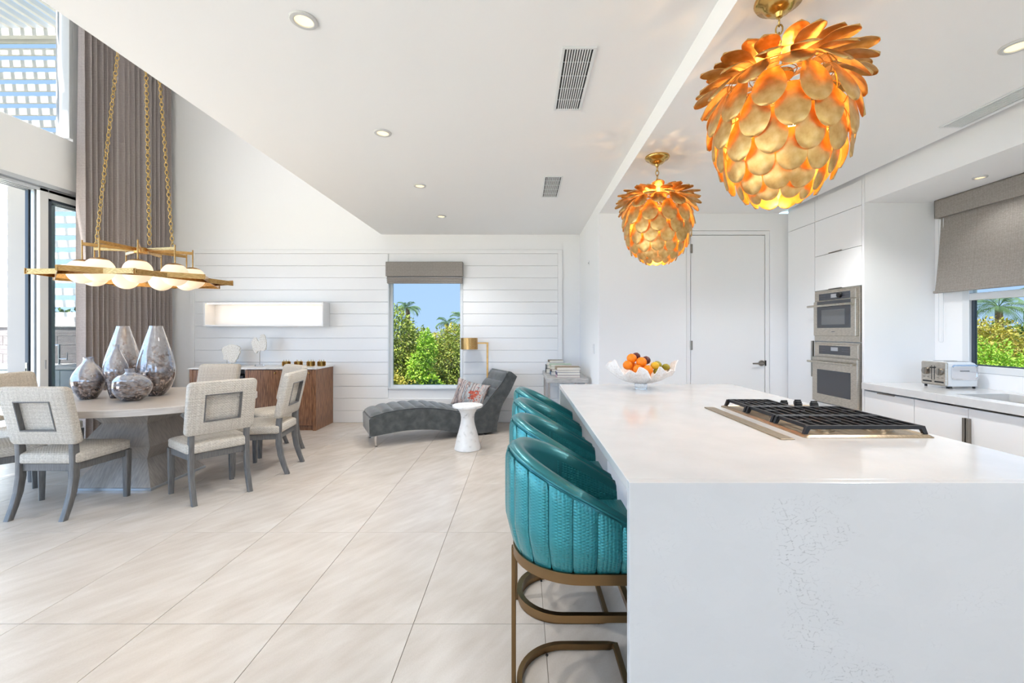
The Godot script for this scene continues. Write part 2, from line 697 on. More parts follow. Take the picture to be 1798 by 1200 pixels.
	var vt := tex(512, 512, func(x: int, y: int):
		var a: float = va[y * 512 + x] / 255.0
		var b: float = vb[y * 512 + x] / 255.0
		var yy := y / 512.0
		var cover := clampf((0.60 - yy) * 2.6 + (b - 0.5) * 1.6 + (a - 0.5) * 0.8, 0, 1)
		var flake := a * a
		var c := Color8(150, 150, 156).lerp(Color8(186, 188, 196), b)
		return c.lerp(Color8(56, 44, 41).lerp(Color8(186, 168, 160), flake), cover))
	var vm := mk("smoke_glass", Color.WHITE, 0.08, 0.55)
	vm.albedo_texture = vt
	vm.clearcoat_enabled = true
	vm.clearcoat = 1.0
	vm.clearcoat_roughness = 0.03

	mt("marble", ramp(256, 256, noise(0.03, 101, 5), [[0.0, Color8(176, 176, 174)], [0.22, Color8(226, 224, 220)], [0.4, Color8(238, 236, 233)], [1.0, Color8(244, 243, 240)]]), Vector3(1.6, 1.6, 1.6), 0.35)
	mt("stone_white", ramp(256, 256, noise(0.04, 102, 5), [[0.0, Color8(206, 200, 190)], [0.5, Color8(236, 232, 224)], [1.0, Color8(250, 248, 244)]]), Vector3(5, 5, 5), 0.8)
	mt("shell", ramp(256, 256, noise(0.03, 103, 4), [[0.0, Color8(222, 212, 203)], [0.5, Color8(245, 240, 235)], [1.0, Color8(252, 250, 248)]]), Vector3(7, 7, 7), 0.4)
	mt("dark_tile", ramp(256, 256, noise(0.03, 104, 4), [[0.0, Color8(74, 70, 70)], [1.0, Color8(120, 114, 112)]]), Vector3(0.8, 6, 0.8), 0.5)
	mk("teal_grey", Color8(142, 152, 156), 0.5)

	# pillow print: streaks of grey blue, mauve and cream with a rust red bloom
	var pa := field(256, 256, noise(0.015, 111, 4))
	var pb := field(256, 256, noise(0.03, 112, 3))
	var stops := [Color8(70, 72, 82), Color8(196, 198, 196), Color8(150, 158, 164), Color8(214, 204, 192), Color8(166, 130, 124), Color8(222, 218, 210), Color8(120, 112, 118), Color8(206, 176, 158)]
	var pt := tex(256, 256, func(x: int, y: int):
		var q: float = pa[((y / 4) % 256) * 256 + (x * 3) % 256] / 255.0 * 9.0 + x * 0.03
		var i := int(q) % 8
		var c: Color = stops[i].lerp(stops[(i + 1) % 8], fposmod(q, 1.0))
		var b: float = pb[y * 256 + x] / 255.0
		var dd := Vector2((x - 168) / 44.0, (y - 130) / 62.0).length() + (b - 0.5) * 1.7
		if dd < 0.75:
			c = c.lerp(Color8(176, 60, 44).lerp(Color8(210, 120, 96), b), 0.85)
		return c)
	var pm := mk("pillow", Color.WHITE, 0.9, 0.0, 0.15)
	pm.albedo_texture = pt

	var bump := ntex(128, 128, func(x: int, y: int): return 0.5 + 0.5 * sin(x * 0.9 + 3.0 * sin(y * 0.37)) * sin(y * 0.8 + 2.0 * sin(x * 0.31)), 2.0)
	for f in [["orange_peel", Color8(250, 140, 10), 0.4], ["lemon_peel", Color8(226, 182, 40), 0.4], ["mango_skin", Color8(158, 150, 42), 0.4], ["plum_skin", Color8(92, 40, 44), 0.35]]:
		var m := mk(f[0], f[1], f[2])
		m.uv1_triplanar = true
		m.uv1_scale = Vector3(14, 14, 14)
		nmap(m, bump, 0.25)
	mt("bark", ramp(128, 128, noise(0.05, 121, 4), [[0.0, Color8(90, 74, 58)], [1.0, Color8(160, 138, 112)]]), Vector3(3, 1, 3), 0.9)
	for f in [["leaf_olive", Color8(146, 160, 78)], ["leaf_bright", Color8(158, 192, 74)], ["leaf_deep", Color8(98, 124, 64)], ["leaf_gold", Color8(176, 170, 84)], ["leaf_palm", Color8(106, 134, 92)]]:
		var m := mk(f[0], f[1], 0.5, 0.0, 0.4)
		m.vertex_color_use_as_albedo = true
		m.backlight_enabled = true
		m.backlight = f[1].darkened(0.2)
	mk("ground_green", Color8(116, 122, 66), 0.95)


func glow(called: String, c: Color, e: float) -> StandardMaterial3D:
	var m := mk(called, c, 0.6)
	m.emission_enabled = true
	m.emission = c
	m.emission_energy_multiplier = e
	return m


# ---------------------------------------------------------------- scene
func _ready() -> void:
	rng.seed = 20240611
	var cam := Camera3D.new()
	cam.name = "camera"
	add_child(cam)
	cam.position = Vector3(0, 1.35, 0)
	var near := 0.05
	cam.projection = Camera3D.PROJECTION_FRUSTUM
	cam.set_frustum(near * 1200.0 / 762.0, Vector2(-18.0, -17.0) / 762.0 * near, near, 200.0)
	cam.current = true

	var sky := ProceduralSkyMaterial.new()
	sky.sky_top_color = Color(0.68, 0.83, 1.0)
	sky.sky_horizon_color = Color(0.70, 0.84, 1.0)
	sky.ground_bottom_color = Color(0.62, 0.62, 0.56)
	sky.ground_horizon_color = Color(0.80, 0.86, 0.90)
	sky.sky_curve = 0.15
	sky.sun_angle_max = 1.0
	var env := Environment.new()
	env.background_mode = Environment.BG_SKY
	env.sky = Sky.new()
	env.sky.sky_material = sky
	env.background_energy_multiplier = 2.4
	env.tonemap_mode = Environment.TONE_MAPPER_LINEAR
	env.tonemap_exposure = 1.74
	env.sdfgi_enabled = true
	env.ssao_enabled = true
	env.ssil_enabled = true
	var we := WorldEnvironment.new()
	we.name = "environment"
	we.environment = env
	add_child(we)

	var sun := DirectionalLight3D.new()
	sun.name = "sun"
	add_child(sun)
	sun.look_at_from_position(Vector3(-0.10, 0.80, 0.59) * 10.0, Vector3.ZERO)
	sun.light_color = Color(1.0, 0.99, 0.97)
	sun.light_energy = 5.0
	sun.light_angular_distance = 0.6
	sun.shadow_enabled = true

	make_materials()
	shell()
	back_wall()
	left_wall()
	kitchen_wall()
	island()
	cooktop()
	for d in [1.66, 2.198, 2.736, 3.274]:
		stool(d)
	pendants()
	fruit_bowl()
	dining()
	chandelier()
	curtain()
	living()
	credenza()
	ceiling_fittings()
	outside()


var LAMP_WARM := Color(1.0, 1.0, 1.0)
var DOWN_ENERGY := 1.0


func shell() -> void:
	# floor: a grout bed and the tiles on it
	var s := Sh.new()
	s.bb(V(-5.5, -0.14, -3.0), V(3.55, -0.0035, 6.47))
	var fl := struct("floor", s, M.grout)
	var cache := {}
	for i in range(-9, 7):
		for j in range(-6, 5):
			var x0 := maxf(0.102 + 0.605 * i, -5.49)
			var x1 := minf(0.102 + 0.605 * (i + 1), 3.55)
			var d0 := maxf(2.005 + 0.9167 * j, -3.0)
			var d1 := minf(2.005 + 0.9167 * (j + 1), 6.47)
			if i == -9:
				x0 = -5.49
			if x1 - x0 < 0.05 or d1 - d0 < 0.05:
				continue
			if x0 > 0.9 and d0 > 4.8:
				continue
			var key := Vector2i(roundi((x1 - x0) * 1000), roundi((d1 - d0) * 1000))
			if not cache.has(key):
				var t := Sh.new()
				t.box(Vector3(0, -0.01, 0), Vector3(x1 - x0 - 0.0026, 0.02, d1 - d0 - 0.0026), 0.0009)
				cache[key] = t.mesh()
			var o := inst("tile", cache[key], M["tile%d" % rng.randi_range(0, 5)], fl)
			o.position = V((x0 + x1) * 0.5, 0, (d0 + d1) * 0.5)
	# ceilings
	s = Sh.new()
	s.bb(V(-2.1, 2.8, -3.15), V(0.857, 3.1, 6.62))
	struct("ceiling", s, M.ceiling, "white plaster ceiling over the living area", "ceiling")
	s = Sh.new()
	s.bb(V(0.857, 2.67, -3.15), V(2.86, 3.1, 4.99))
	s.bb(V(2.86, 2.73, -3.15), V(3.67, 3.1, 4.99))
	struct("ceiling_kitchen", s, M.ceiling, "lower white plaster ceiling over the kitchen", "ceiling")
	s = Sh.new()
	s.bb(V(2.945, 2.46, -3.0), V(3.55, 2.73, 3.73))
	struct("ceiling_soffit", s, M.wall, "dropped white soffit over the sink counter", "ceiling")
	s = Sh.new()
	s.bb(V(-5.5, 5.6, -3.15), V(-1.95, 5.8, 6.62))
	struct("ceiling_high", s, M.ceiling, "high ceiling over the dining area", "ceiling")
	s = Sh.new()
	s.bb(V(-2.1, 3.1, -3.15), V(-1.95, 5.6, 6.62))
	struct("wall_upper", s, M.wall, "white wall above the edge of the low ceiling", "wall")
	# walls
	s = Sh.new()
	s.bb(V(0.857, 0, 4.84), V(1.0, 2.8, 6.47))
	struct("wall_right", s, M.wall, "white wall return behind the grey console table", "wall")
	s = Sh.new()
	s.bb(V(1.0, 0, 4.84), V(1.83, 2.67, 4.99))
	s.bb(V(2.763, 0, 4.84), V(3.67, 2.67, 4.99))
	s.bb(V(1.83, 2.48, 4.84), V(2.763, 2.67, 4.99))
	struct("wall_pantry", s, M.wall, "white wall around the flush pantry door", "wall")
	s = Sh.new()
	s.bb(V(-5.5, 0, -3.0), V(-5.0, 5.6, -3.15))
	s.bb(V(-5.0, 2.5, -3.0), V(3.67, 3.2, -3.15))
	s.bb(V(-5.0, 3.2, -3.0), V(-1.95, 5.6, -3.15))
	s.bb(V(-1.2, 0, -3.0), V(1.3, 2.5, -3.15))
	s.bb(V(1.3, 0, -3.0), V(3.67, 1.0, -3.15))
	s.bb(V(3.5, 1.0, -3.0), V(3.67, 2.5, -3.15))
	struct("wall_near", s, M.wall, "white wall with wide glazed openings facing the garden", "wall")
	s = Sh.new()
	s.bb(V(-5.5, 2.75, -3.15), V(3.67, 2.9, -5.2))
	struct("eave", s, M.wall, "flat white eave over the garden side opening", "roof")
	# pantry door, flush frame
	var d := sgroup("door_1", "flush white pantry door with a lever handle", "door", V(2.296, 0, 4.84))
	s = Sh.new()
	s.bb(V(1.833, 0, 4.845), V(1.878, 2.477, 4.98), 0.002)
	s.bb(V(2.715, 0, 4.845), V(2.760, 2.477, 4.98), 0.002)
	s.bb(V(1.878, 2.434, 4.845), V(2.715, 2.477, 4.98), 0.002)
	wpart(d, "frame", s, M.door_paint)
	s = Sh.new()
	s.bb(V(1.884, 0.006, 4.85), V(2.709, 2.428, 4.895), 0.002)
	var leaf := wpart(d, "door_leaf", s, M.door_paint)
	s = Sh.new()
	s.bb(V(1.82, 0, 4.97), V(2.77, 2.5, 4.988))
	wpart(d, "rebate", s, M.gap)
	for h in [2.28, 1.20, 0.25]:
		s = Sh.new()
		s.lathe([Vector2(0, -0.05), Vector2(0.008, -0.05), Vector2(0.008, 0.05), Vector2(0, 0.05)], 10, V(1.881, h, 4.842))
		s.bb(V(1.883, h - 0.05, 4.844), V(1.902, h + 0.05, 4.851))
		wpart(d, "hinge", s, M.nickel)
	s = Sh.new()
	var hx := 2.672
	s.lathe([Vector2(0, 0), Vector2(0.033, 0), Vector2(0.033, 0.008), Vector2(0.028, 0.012), Vector2(0.011, 0.012), Vector2(0.011, 0.05), Vector2(0, 0.05)], 20, V(hx, 1.0, 4.85), Basis(Vector3.RIGHT, PI / 2))
	s.tube_r([V(hx, 1.0, 4.805), V(hx - 0.03, 1.0, 4.80), V(hx - 0.12, 0.998, 4.80)], [0.010, 0.010, 0.008], 10)
	part(leaf, "handle", s, M.nickel)
	s = Sh.new()
	s.bb(V(2.712, 0.97, 4.842), V(2.724, 1.03, 4.852))
	wpart(d, "strike_plate", s, M.iron)
	# switch and sensor on the wall return
	var sw := thing("light_switch", "white double light switch plate on the wall return above the console table", "switch", V(0.857, 1.146, 5.18))
	s = Sh.new()
	s.box(Vector3(-0.004, 0, 0), Vector3(0.008, 0.118, 0.075), 0.002)
	part(sw, "plate", s, M.white_metal)
	for k in 2:
		s = Sh.new()
		s.box(Vector3(-0.010, 0.028 - 0.056 * k, 0), Vector3(0.005, 0.045, 0.035), 0.001)
		part(sw, "rocker", s, M.lacquer)
	var se := thing("wall_sensor", "tiny white sensor high on the wall return", "sensor", V(0.857, 2.23, 5.53))
	s = Sh.new()
	s.box(Vector3(-0.006, 0, 0), Vector3(0.012, 0.05, 0.035), 0.003)
	part(se, "case", s, M.white_metal)
	s = Sh.new()
	s.box(Vector3(-0.014, -0.004, 0), Vector3(0.006, 0.014, 0.012), 0.001)
	part(se, "lens", s, M.gap)
	# glazing behind the camera
	var w := sgroup("window_4", "wide opening with slim aluminium posts facing the garden", "window", V(-3.1, 0, -3.07))
	for k in 5:
		var x := -4.97 + 3.74 * k / 4.0
		s = Sh.new()
		s.bb(V(x - 0.03, 0, -3.04), V(x + 0.03, 2.5, -3.10), 0.004)
		wpart(w, "mullion", s, M.alu)


func back_wall() -> void:
	var s := Sh.new()
	var x0 := -1.995
	var x1 := -0.883
	s.bb(V(-5.5, 0, 6.47), V(x0, 5.6, 6.62))
	s.bb(V(x1, 0, 6.47), V(1.0, 5.6, 6.62))
	s.bb(V(x0, 0, 6.47), V(x1, 0.50, 6.62))
	s.bb(V(x0, 2.377, 6.47), V(x1, 5.6, 6.62))
	var wb := struct("wall_back", s, M.wall)
	# shiplap boards, split round the window
	var pitch := 0.1795
	for k in 14:
		var h0 := 0.0 + pitch * k
		var h1 := h0 + pitch
		var runs := [[-4.87, 0.53]]
		if h1 > 0.50 and h0 < 2.377:
			runs = [[-4.87, x0 - 0.0], [x1 + 0.0, 0.53]]
		for r in runs:
			s = Sh.new()
			s.bb(V(r[0] + 0.001, h0 + 0.0022, 6.452), V(r[1] - 0.001, h1 - 0.0022, 6.4695), 0.0025)
			part(wb, "board", s, M.shiplap)
	for t in [[-4.93, -4.87, 0.0, 2.57], [0.53, 0.595, 0.0, 2.57], [-4.87, 0.53, 2.513, 2.57]]:
		s = Sh.new()
		s.bb(V(t[0], t[2], 6.44), V(t[1], t[3], 6.4695), 0.003)
		part(wb, "trim", s, M.shiplap)
	# window: reveal lining, frame, pane
	var w := sgroup("window_1", "tall picture window with a pale frame looking onto bushes and blue sky", "window", V((x0 + x1) * 0.5, 0.5, 6.5))
	s = Sh.new()
	for b in [[x0, x0 + 0.012, 0.50, 2.377], [x1 - 0.012, x1, 0.50, 2.377], [x0, x1, 0.50, 0.512], [x0, x1, 2.365, 2.377]]:
		s.bb(V(b[0], b[2], 6.44), V(b[1], b[3], 6.62))
	wpart(w, "reveal", s, M.white_metal)
	s = Sh.new()
	for b in [[x0 + 0.012, x0 + 0.05, 0.512, 2.365], [x1 - 0.05, x1 - 0.012, 0.512, 2.365], [x0 + 0.05, x1 - 0.05, 0.512, 0.55], [x0 + 0.05, x1 - 0.05, 2.327, 2.365]]:
		s.bb(V(b[0], b[2], 6.51), V(b[1], b[3], 6.57), 0.003)
	wpart(w, "window_frame", s, M.white_metal)
	s = Sh.new()
	s.bb(V(x0 + 0.05, 0.55, 6.537), V(x1 - 0.05, 2.327, 6.543))
	wpart(w, "pane", s, M.pane)
	# folded roman shade
	var t := thing("roman_shade", "short grey linen roman shade folded at the top of the tall window", "shade", V(-1.44, 2.1, 6.40))
	s = Sh.new()
	s.bb(V(-2.005, 2.165, 6.36), V(-0.873, 2.380, 6.435), 0.006)
	wpart(t, "valance", s, M.linen)
	var hh := 2.158
	for k in 3:
		s = Sh.new()
		s.bb(V(-1.995, hh - 0.035, 6.372 + 0.008 * k), V(-0.883, hh, 6.43), 0.008)
		wpart(t, "fold", s, M.linen)
		hh -= 0.030
	# lit niche shelf
	var b := thing("wall_niche_shelf", "long white box shelf with lit interior on the shiplap wall", "shelf", V(-3.72, 1.43, 6.34))
	s = Sh.new()
	s.bb(V(-4.58, 1.43, 6.235), V(-2.861, 1.452, 6.452), 0.002)
	s.bb(V(-4.58, 1.757, 6.235), V(-2.861, 1.779, 6.452), 0.002)
	s.bb(V(-4.58, 1.452, 6.235), V(-4.558, 1.757, 6.452), 0.002)
	s.bb(V(-2.883, 1.452, 6.235), V(-2.861, 1.757, 6.452), 0.002)
	wpart(b, "box", s, M.lacquer)
	s = Sh.new()
	s.bb(V(-4.558, 1.452, 6.44), V(-2.883, 1.757, 6.451))
	wpart(b, "back_panel", s, M.lacquer)
	s = Sh.new()
	s.bb(V(-4.54, 1.748, 6.25), V(-2.90, 1.757, 6.262))
	wpart(b, "led_strip", s, glow("led", Color(1.0, 0.90, 0.78), 3.0))
	var al := AreaLight3D.new()
	al.name = "niche_light"
	al.area_size = Vector2(1.6, 0.02)
	b.add_child(al)
	al.position = Vector3(0, 0.312, 0.075)
	al.rotation_degrees = Vector3(-70, 0, 0)
	al.light_energy = 0.05
	al.light_color = Color(1.0, 0.88, 0.74)
	al.area_range = 20.0
	al.shadow_enabled = true


func left_wall() -> void:
	var s := Sh.new()
	s.bb(V(-5.5, 3.0, -3.0), V(-5.3, 3.59, 6.47))
	s.bb(V(-5.5, 5.35, -3.0), V(-5.3, 5.6, 6.47))
	s.bb(V(-5.5, 3.59, 5.12), V(-5.3, 5.35, 6.47))
	s.bb(V(-5.5, 0.0, 6.30), V(-5.3, 3.0, 6.47))
	s.bb(V(-5.5, 0.0, -3.0), V(-5.3, 3.0, -2.6))
	s.bb(V(-5.5, 3.59, -3.0), V(-5.3, 5.35, -2.6))
	struct("wall_left", s, M.wall)
	s = Sh.new()
	s.bb(V(-6.6, 3.46, -3.0), V(-5.5, 3.58, 5.3), 0.004)
	struct("canopy", s, M.outdoor_white, "flat white canopy over the sliding doors", "canopy")
	# clerestory
	var w := sgroup("window_3", "high clerestory window above the sliding doors", "window", V(-5.4, 3.59, 1.26))
	s = Sh.new()
	s.bb(V(-5.44, 3.59, -2.6), V(-5.36, 3.62, 5.12), 0.003)
	s.bb(V(-5.44, 5.32, -2.6), V(-5.36, 5.35, 5.12), 0.003)
	s.bb(V(-5.44, 3.62, 5.075), V(-5.30, 5.32, 5.12), 0.003)
	s.bb(V(-5.44, 3.62, -2.6), V(-5.36, 5.32, -2.55), 0.003)
	wpart(w, "window_frame", s, M.white_metal)
	for k in 3:
		s = Sh.new()
		s.bb(V(-5.405, 3.62, -2.55 + k * 2.54), V(-5.399, 5.32, -2.55 + k * 2.54 + 2.53))
		wpart(w, "pane", s, M.pane)
	# head track of the sliding doors
	s = Sh.new()
	s.bb(V(-5.52, 2.955, -2.6), V(-5.28, 3.0, 6.30), 0.003)
	for k in 4:
		s.bb(V(-5.345 - 0.055 * k, 2.915, -2.6), V(-5.325 - 0.055 * k, 2.955, 6.30), 0.002)
	var tr := struct("trim_1", s, M.alu)
	s = Sh.new()
	s.bb(V(-5.5, -0.012, -2.6), V(-5.3, 0.006, 6.30), 0.002)
	part(tr, "sill_track", s, M.alu)
	# one standing panel and two slid behind it
	var spec := [["door_2", -5.345, 4.79, "fixed glass door panel with a pale frame beside the curtain"], ["door_3", -5.40, 4.782, "sliding glass door panel parked behind the fixed panel"], ["door_4", -5.455, 4.775, "sliding glass door panel parked outermost in the track"]]
	for q in 3:
		var c = spec[q]
		var x: float = c[1]
		var d0: float = c[2]
		var d := sgroup(c[0], c[3], "door", V(x, 0, 5.5))
		s = Sh.new()
		var sw := 0.09 if q == 0 else 0.06
		s.bb(V(x - 0.02, 0.01, d0), V(x + 0.02, 2.95, d0 + sw), 0.004)
		wpart(d, "stile", s, M.white_metal if q == 0 else (M.alu if q == 1 else M.alu_dark))
		s = Sh.new()
		s.bb(V(x - 0.02, 0.01, 6.20), V(x + 0.02, 2.95, 6.28), 0.004)
		wpart(d, "stile", s, M.white_metal)
		s = Sh.new()
		s.bb(V(x - 0.02, 2.85, d0 + sw), V(x + 0.02, 2.95, 6.20), 0.004)
		wpart(d, "rail", s, M.white_metal if q == 0 else M.alu)
		s = Sh.new()
		s.bb(V(x - 0.02, 0.01, d0 + sw), V(x + 0.02, 0.11, 6.20), 0.004)
		wpart(d, "rail", s, M.white_metal if q == 0 else M.alu)
		s = Sh.new()
		s.bb(V(x - 0.016, 0.11, d0 + sw), V(x + 0.016, 2.85, d0 + sw + 0.035), 0.002)
		s.bb(V(x - 0.016, 2.82, d0 + sw), V(x + 0.016, 2.85, 6.20), 0.002)
		wpart(d, "gasket", s, M.alu_dark)
		s = Sh.new()
		s.bb(V(x - 0.003, 0.11, d0 + sw + 0.03), V(x + 0.003, 2.84, 6.20))
		wpart(d, "pane", s, M.door_pane)
		if q == 0:
			s = Sh.new()
			s.box(V(x + 0.023, 0.985, d0 + 0.055), Vector3(0.006, 0.10, 0.022), 0.002)
			wpart(d, "handle_recess", s, M.alu)
		if q == 2:
			s = Sh.new()
			s.box(V(x, 0.85, d0 - 0.003), Vector3(0.022, 0.32, 0.006), 0.002)
			wpart(d, "lock_plate", s, M.chrome)
			for h in [0.78, 0.93]:
				s = Sh.new()
				s.box(V(x, h, d0 - 0.007), Vector3(0.010, 0.035, 0.004), 0.001)
				wpart(d, "latch", s, M.iron)


func kitchen_wall() -> void:
	var s := Sh.new()
	s.bb(V(3.55, 0, -3.0), V(3.67, 1.03, 4.84))
	s.bb(V(3.55, 2.40, -3.0), V(3.67, 2.73, 4.84))
	s.bb(V(3.55, 1.03, 3.50), V(3.67, 2.40, 4.84))
	s.bb(V(3.55, 1.03, -3.0), V(3.67, 2.40, 1.3))
	struct("wall_kitchen", s, M.wall)
	var w := sgroup("window_2", "wide kitchen window with a pale frame above the sink", "window", V(3.6, 1.03, 2.4))
	s = Sh.new()
	s.bb(V(3.545, 1.03, 3.445), V(3.605, 2.40, 3.50), 0.004)
	s.bb(V(3.545, 1.03, 1.3), V(3.605, 2.40, 1.355), 0.004)
	s.bb(V(3.545, 1.03, 1.355), V(3.605, 1.085, 3.445), 0.004)
	s.bb(V(3.545, 2.345, 1.355), V(3.605, 2.40, 3.445), 0.004)
	s.bb(V(3.545, 1.60, 1.355), V(3.605, 1.655, 3.445), 0.004)
	wpart(w, "window_frame", s, M.white_metal)
	s = Sh.new()
	s.bb(V(3.565, 1.085, 3.428), V(3.595, 1.60, 3.445), 0.002)
	s.bb(V(3.565, 1.085, 1.355), V(3.595, 1.094, 3.428), 0.002)
	wpart(w, "gasket", s, M.alu_dark)
	s = Sh.new()
	s.bb(V(3.577, 1.094, 1.355), V(3.583, 1.60, 3.43))
	wpart(w, "pane", s, M.pane)
	s = Sh.new()
	s.bb(V(3.577, 1.655, 1.355), V(3.583, 2.345, 3.445))
	wpart(w, "pane", s, M.pane)
	# linen shade over it
	var t := thing("window_shade", "wide taupe linen shade with valance over the kitchen window", "shade", V(3.49, 1.68, 2.6))
	s = Sh.new()
	s.bb(V(3.485, 2.305, 1.4), V(3.50, 2.458, 3.675), 0.003)
	s.bb(V(3.485, 2.305, 3.66), V(3.548, 2.458, 3.675), 0.003)
	s.bb(V(3.485, 2.445, 1.4), V(3.548, 2.458, 3.675), 0.003)
	wpart(t, "valance", s, M.linen)
	s = Sh.new()
	s.sheet(func(a: float, b: float):
		var lean := 0.055 * pow(b, 1.6)
		return V(3.525 - lean, 2.42 - b * 0.735, 1.45 + a * 2.20), 20, 16, 0.005)
	wpart(t, "shade_cloth", s, M.linen)
	s = Sh.new()
	s.bb(V(3.455, 1.672, 1.45), V(3.485, 1.692, 3.655), 0.004)
	wpart(t, "hem_bar", s, M.linen)
	s = Sh.new()
	var pts := []
	for k in 25:
		var a := float(k) / 24.0
		if k <= 11:
			pts.append(V(3.52, 2.3 - (2.3 - 1.27) * k / 11.0, 3.668))
		elif k < 14:
			pts.append(V(3.52, 1.262, 3.668 - 0.016 * (k - 11.0)))
		else:
			pts.append(V(3.52, 1.27 + (2.3 - 1.27) * (k - 14.0) / 10.0, 3.628))
	s.tube(pts, 0.0022, 6)
	wpart(t, "pull_cord", s, M.white_metal)

	# tall cabinets
	var face := 2.94
	var c := thing("tall_cabinet", "tall white handleless cabinet between pantry door and ovens", "cabinet", V(3.24, 0, 4.59), 0, "tall kitchen cabinets")
	s = Sh.new()
	s.bb(V(2.965, 0.0, 4.362), V(3.55, 2.725, 4.838))
	wpart(c, "body", s, M.lacquer)
	for r in [[0.1, 2.449], [2.453, 2.668]]:
		s = Sh.new()
		s.bb(V(face, r[0], 4.364), V(2.964, r[1], 4.80), 0.0012)
		wpart(c, "door", s, M.lacquer)
	s = Sh.new()
	s.bb(V(2.915, 0.9, 4.368), V(2.9395, 1.26, 4.386), 0.003)
	wpart(c, "pull", s, M.nickel)
	var o := thing("oven_cabinet", "tall white cabinet housing the two built-in ovens", "cabinet", V(3.24, 0, 4.04), 0, "tall kitchen cabinets")
	s = Sh.new()
	s.bb(V(2.965, 0.0, 3.758), V(3.55, 2.725, 4.358))
	wpart(o, "body", s, M.lacquer)
	s = Sh.new()
	s.bb(V(2.94, 0.0, 3.732), V(3.55, 2.725, 3.756), 0.001)
	wpart(o, "end_panel", s, M.lacquer)
	for r in [[0.1, 0.655], [1.757, 2.098], [2.102, 2.449], [2.453, 2.668]]:
		s = Sh.new()
		s.bb(V(face, r[0], 3.760), V(2.964, r[1], 4.358), 0.0012)
		var dr := wpart(o, "door", s, M.lacquer)
		if r[0] > 1.7 and r[0] < 2.2:
			s = Sh.new()
			s.bb(V(face - 0.013, r[0] - 0.001, 3.99), V(face + 0.004, r[0] + 0.005, 4.15), 0.001)
			part(dr, "pull", s, M.nickel)
	oven("wall_oven", "upper stainless steel speed oven with a round dial, built into the tall cabinet", 1.257, 1.753, true)
	oven("wall_oven", "lower stainless steel wall oven with a wide dark door, built into the tall cabinet", 0.66, 1.253, false)

	# base cabinets below the sink counter
	var gaps := [3.728, 3.256, 2.861, 2.40, 1.90, 1.40]
	var names := ["white base drawer unit beside the oven cabinet", "white base cabinet between drawer unit and sink", "white base cabinet under the sink with steel edge pull", "white base cabinet next along after the sink unit", "white base cabinet at the end of the sink counter"]
	for k in 5:
		var a: float = gaps[k + 1]
		var b: float = gaps[k]
		var u := thing("base_cabinet", names[k], "cabinet", V(3.24, 0, (a + b) * 0.5), 0, "base cabinets under the sink counter")
		s = Sh.new()
		s.bb(V(2.985, 0.0, a + 0.001), V(3.55, 0.09, b - 0.001))
		s.bb(V(2.966, 0.09, a + 0.001), V(3.55, 0.845 if k == 0 else 0.66, b - 0.001))
		wpart(u, "body", s, M.lacquer)
		s = Sh.new()
		s.bb(V(face, 0.095, a + 0.002), V(2.965, 0.843, b - 0.002), 0.0012)
		var dr := wpart(u, "door", s, M.lacquer)
		s = Sh.new()
		if k == 0:
			s.bb(V(face - 0.010, 0.838, a + 0.17), V(face + 0.004, 0.847, a + 0.33), 0.001)
		elif k == 1:
			s.bb(V(face - 0.022, 0.60, a + 0.004), V(face - 0.0002, 0.78, a + 0.022), 0.002)
		else:
			s.bb(V(face - 0.022, 0.60, b - 0.022), V(face - 0.0002, 0.78, b - 0.004), 0.002)
		part(dr, "pull", s, M.nickel)
	# counter with sink cut-out
	s = Sh.new()
	var X0 := 2.915
	var sx := [3.03, 3.42]
	var sd := [2.25, 3.05]
	s.bb(V(X0, 0.859, sd[1]), V(3.549, 0.915, 3.731), 0.002)
	s.bb(V(X0, 0.859, 1.38), V(3.549, 0.915, sd[0]), 0.002)
	s.bb(V(X0, 0.859, sd[0] - 0.003), V(sx[0], 0.915, sd[1] + 0.003), 0.002)
	s.bb(V(sx[1], 0.859, sd[0] - 0.003), V(3.549, 0.915, sd[1] + 0.003), 0.002)
	var top := part(self, "sink_countertop", s, M.quartz)
	tag(top, "long white quartz countertop under the kitchen window", "countertop")
	var k := thing("kitchen_sink", "undermounted stainless steel double sink in white countertop", "sink", V(3.225, 0.68, 2.65))
	for q in [[2.25, 2.60], [2.63, 3.05]]:
		s = Sh.new()
		var a: float = q[0]
		var b: float = q[1]
		s.bb(V(sx[0], 0.68, a), V(sx[1], 0.684, b))
		s.bb(V(sx[0] - 0.006, 0.68, a), V(sx[0], 0.858, b))
		s.bb(V(sx[1], 0.68, a), V(sx[1] + 0.006, 0.858, b))
		s.bb(V(sx[0] - 0.006, 0.68, a - 0.006), V(sx[1] + 0.006, 0.858, a))
		s.bb(V(sx[0] - 0.006, 0.68, b), V(sx[1] + 0.006, 0.858, b + 0.006))
		wpart(k, "bowl", s, M.steel)
		s = Sh.new()
		s.lathe([Vector2(0, 0), Vector2(0.045, 0), Vector2(0.045, 0.004), Vector2(0.03, 0.002), Vector2(0, 0.002)], 16, V(3.225, 0.684, (a + b) * 0.5))
		wpart(k, "drain", s, M.chrome)
	toaster()


